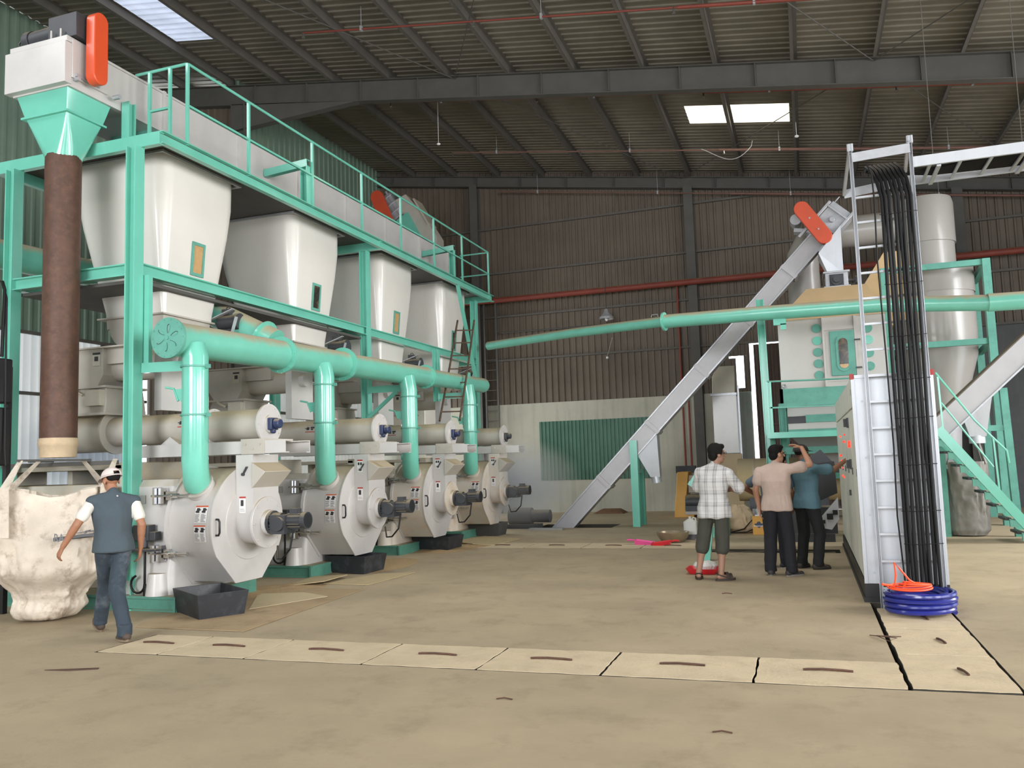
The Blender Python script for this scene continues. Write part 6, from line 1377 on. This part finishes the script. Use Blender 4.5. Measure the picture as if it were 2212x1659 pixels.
def plaid():
    m = cloth('plaid_shirt', (200, 198, 196)); nt = m.node_tree; N = nt.nodes; L = nt.links; bs = N['Principled BSDF']
    src = bs.inputs['Base Color'].links[0].from_socket
    tc = N.new('ShaderNodeTexCoord'); sx = N.new('ShaderNodeSeparateXYZ'); L.new(tc.outputs['Object'], sx.inputs[0])
    def mth(op, a, c):
        x = N.new('ShaderNodeMath'); x.operation = op
        for i, v_ in enumerate((a, c)):
            if v_ is None: continue
            if hasattr(v_, 'is_output'): L.new(v_, x.inputs[i])
            else: x.inputs[i].default_value = v_
        return x.outputs[0]
    def bands(s_, per, offs):
        f = mth('FRACT', mth('MULTIPLY', s_, 1 / per), None); tot = None
        for o, w_, st in offs:
            z = mth('MULTIPLY', mth('LESS_THAN', mth('ABSOLUTE', mth('SUBTRACT', f, o), None), w_), st); tot = z if tot is None else mth('ADD', tot, z)
        return tot
    fx = bands(sx.outputs[0], .115, ((.25, .085, .42), (.5, .07, .38), (.38, .04, .22), (.02, .02, .15))); fz = bands(sx.outputs[2], .15, ((.3, .10, .26), (.52, .05, .22), (.85, .02, .18)))
    tot = mth('MINIMUM', mth('ADD', fx, fz), .85); mx = N.new('ShaderNodeMix'); mx.data_type = 'RGBA'; L.new(tot, mx.inputs[0]); L.new(src, mx.inputs[6]); mx.inputs[7].default_value = rgb(96, 94, 96)
    L.new(mx.outputs[2], bs.inputs['Base Color']); return m
shirt(t, k, J, tor, plaid(), .17, .026, .85, 'shirt', .013, 9, flare=.03)
trousers(t, k, J, tor, cloth('dark_shorts', (62, 62, 54)), .22, .018, 'shorts', .010, 3)
sandals(t, J, M('sandal_brown', rgb(52, 42, 36), .7), k); glasses(t, hp, R)

# --- pale pink polo shirt, black trousers, arm raised
J = dict(pelvis=(0, 0, .92), chest=(0, .0, 1.22), neck=(.0, .03, 1.44), head=(.02, .06, 1.565),
         shL=(-.20, 0, 1.375), elL=(-.265, -.02, 1.10), wrL=(-.255, .06, .86), hdL=(0, .15, -1), hnL=(.9, .3, 0), cuL=(.4, -1, 0),
         shR=(.20, .01, 1.395), elR=(.42, .14, 1.42), wrR=(.31, .20, 1.64), hdR=(-.9, .0, .35), hnR=(-.1, -.3, -1), cuR=(.3, 1, 0),
         hiL=(-.09, 0, .88), knL=(-.11, .02, .48), anL=(-.12, -.02, .09), toL=(-.25, 1, 0),
         hiR=(.09, 0, .88), knR=(.115, .03, .48), anR=(.14, .0, .09), toR=(.6, .8, 0))
t, k, J, tor, hp, R = person('person in pale pink polo shirt and black trousers with right arm raised', (-.40, 11.5), radians(-16), J, 1.70, SK2, HAIR, 'short', radians(-40), 0)
shirt(t, k, J, tor, cloth('pale_pink_polo', (186, 164, 152)), .11, .026, .55, 'polo_shirt', .012, 12, flare=.02)
trousers(t, k, J, tor, cloth('black_trousers', (26, 27, 32)), 1.0, .014, 'trousers', .009, 7)
shoes(t, J, M('grey_shoe', rgb(56, 54, 54), .7), k, 'shoe', M('sole_pale', rgb(130, 126, 120), .8)); glasses(t, hp, R)

# --- blue shirt, dark cap, reaching to the cabinet
J = dict(pelvis=(0, 0, .92), chest=(0, .01, 1.22), neck=(-.02, .02, 1.44), head=(-.06, .03, 1.565),
         shL=(-.20, 0, 1.375), elL=(-.27, -.05, 1.10), wrL=(-.25, .03, .88), hdL=(0, .2, -1), hnL=(.9, .3, 0), cuL=(.4, -1, 0),
         shR=(.20, .02, 1.375), elR=(.28, .24, 1.33), wrR=(.30, .49, 1.46), hdR=(.1, 1, .25), hnR=(-.5, .1, -.9), cuR=(.3, 1, 0),
         hiL=(-.09, 0, .88), knL=(-.10, .02, .48), anL=(-.115, -.04, .09), toL=(-.2, 1, 0),
         hiR=(.09, 0, .88), knR=(.14, .06, .48), anR=(.13, .0, .09), toR=(.3, 1, 0))
t, k, J, tor, hp, R = person('person in blue shirt and dark cap reaching a hand to the cabinet', (-.03, 12.2), radians(-42), J, 1.70, SK3, HAIR, 'under_cap', radians(-8), 0)
shirt(t, k, J, tor, cloth('blue_shirt', (84, 116, 128)), .13, .026, .62, 'shirt', .012, 17, flare=.02)
trousers(t, k, J, tor, cloth('dark_trousers', (28, 28, 30)), 1.0, .008, 'trousers', .010, 21)
cap_hat(t, hp, R, k, M('cap_dark', rgb(46, 42, 40), .8, var=.1), False)
shoes(t, J, M('dusty_shoe', rgb(66, 60, 54), .8, var=.25, scale=20), k, 'shoe', M('sole_dark', rgb(40, 38, 36), .8))

# --- half hidden person, hand on hip
J = dict(pelvis=(0, 0, .88), chest=(0, .02, 1.15), neck=(.05, .05, 1.35), head=(.12, .10, 1.46),
         shL=(-.19, .01, 1.30), elL=(-.37, -.04, 1.10), wrL=(-.22, .08, .98), hdL=(.8, .4, -.4), hnL=(.5, -.2, -.8), cuL=(.5, -1, 0),
         shR=(.19, .02, 1.30), elR=(.25, .02, 1.04), wrR=(.22, .14, .84), hdR=(0, .3, -1), hnR=(-.9, .3, 0), cuR=(.4, 1, 0),
         hiL=(-.085, 0, .84), knL=(-.09, .04, .46), anL=(-.10, .0, .09), toL=(-.3, 1, 0),
         hiR=(.085, 0, .84), knR=(.10, .04, .46), anR=(.12, -.03, .09), toR=(.7, .7, 0))
t, k, J, tor, hp, R = person('person half hidden behind the one in pale pink, grey blue sleeve, hand on hip', (-.47, 12.25), radians(-10), J, 1.56, SK1, HAIR, 'short', radians(-20), 0)
shirt(t, k, J, tor, cloth('grey_blue_shirt', (96, 112, 124)), .12, .024, .6, 'shirt', .010, 31)
trousers(t, k, J, tor, cloth('navy_trousers', (34, 36, 44)), 1.0, .008, 'trousers', .009, 33)
shoes(t, J, M('dark_sneaker', rgb(48, 50, 56), .7), k, 'shoe', M('sole_white', rgb(200, 198, 194), .7))
# ------------------------------------------------------------------ dust hanging in the air
def haze(name, c, r, dens, label):
    m = bpy.data.materials.new(name); m.use_nodes = True; N = m.node_tree.nodes; L = m.node_tree.links; N.remove(N['Principled BSDF'])
    vs = N.new('ShaderNodeVolumeScatter'); vs.inputs['Color'].default_value = (.80, .72, .58, 1); vs.inputs['Density'].default_value = dens; vs.inputs['Anisotropy'].default_value = .2
    tc = N.new('ShaderNodeTexCoord'); mp = N.new('ShaderNodeMapping'); mp.vector_type = 'POINT'; mp.inputs['Scale'].default_value = tuple(1 / q for q in r); mp.inputs['Location'].default_value = (0, 0, -1)
    g = N.new('ShaderNodeTexGradient'); g.gradient_type = 'SPHERICAL'; mu = N.new('ShaderNodeMath'); mu.operation = 'MULTIPLY'; mu.inputs[1].default_value = dens * 4.0
    L.new(tc.outputs['Object'], mp.inputs[0]); L.new(mp.outputs[0], g.inputs[0]); L.new(g.outputs['Fac'], mu.inputs[0]); L.new(mu.outputs[0], vs.inputs['Density'])
    L.new(vs.outputs[0], N['Material Output'].inputs['Volume'])
    b = MB(); b.sphere(c, r, 32, 20); o = tag(b.build('dust_haze', m), label, 'dust'); o['kind'] = 'stuff'
haze('dust_far', (-6.2, 17.6, 1.1), (1.6, 1.7, 1.05), .30, 'thin tan dust hanging round the farthest pellet mill')
haze('dust_near', (-9.0, 8.6, 1.9), (1.3, .62, .7), .45, 'thin tan dust hanging behind the bulk bag and the foot of the brown pipe')
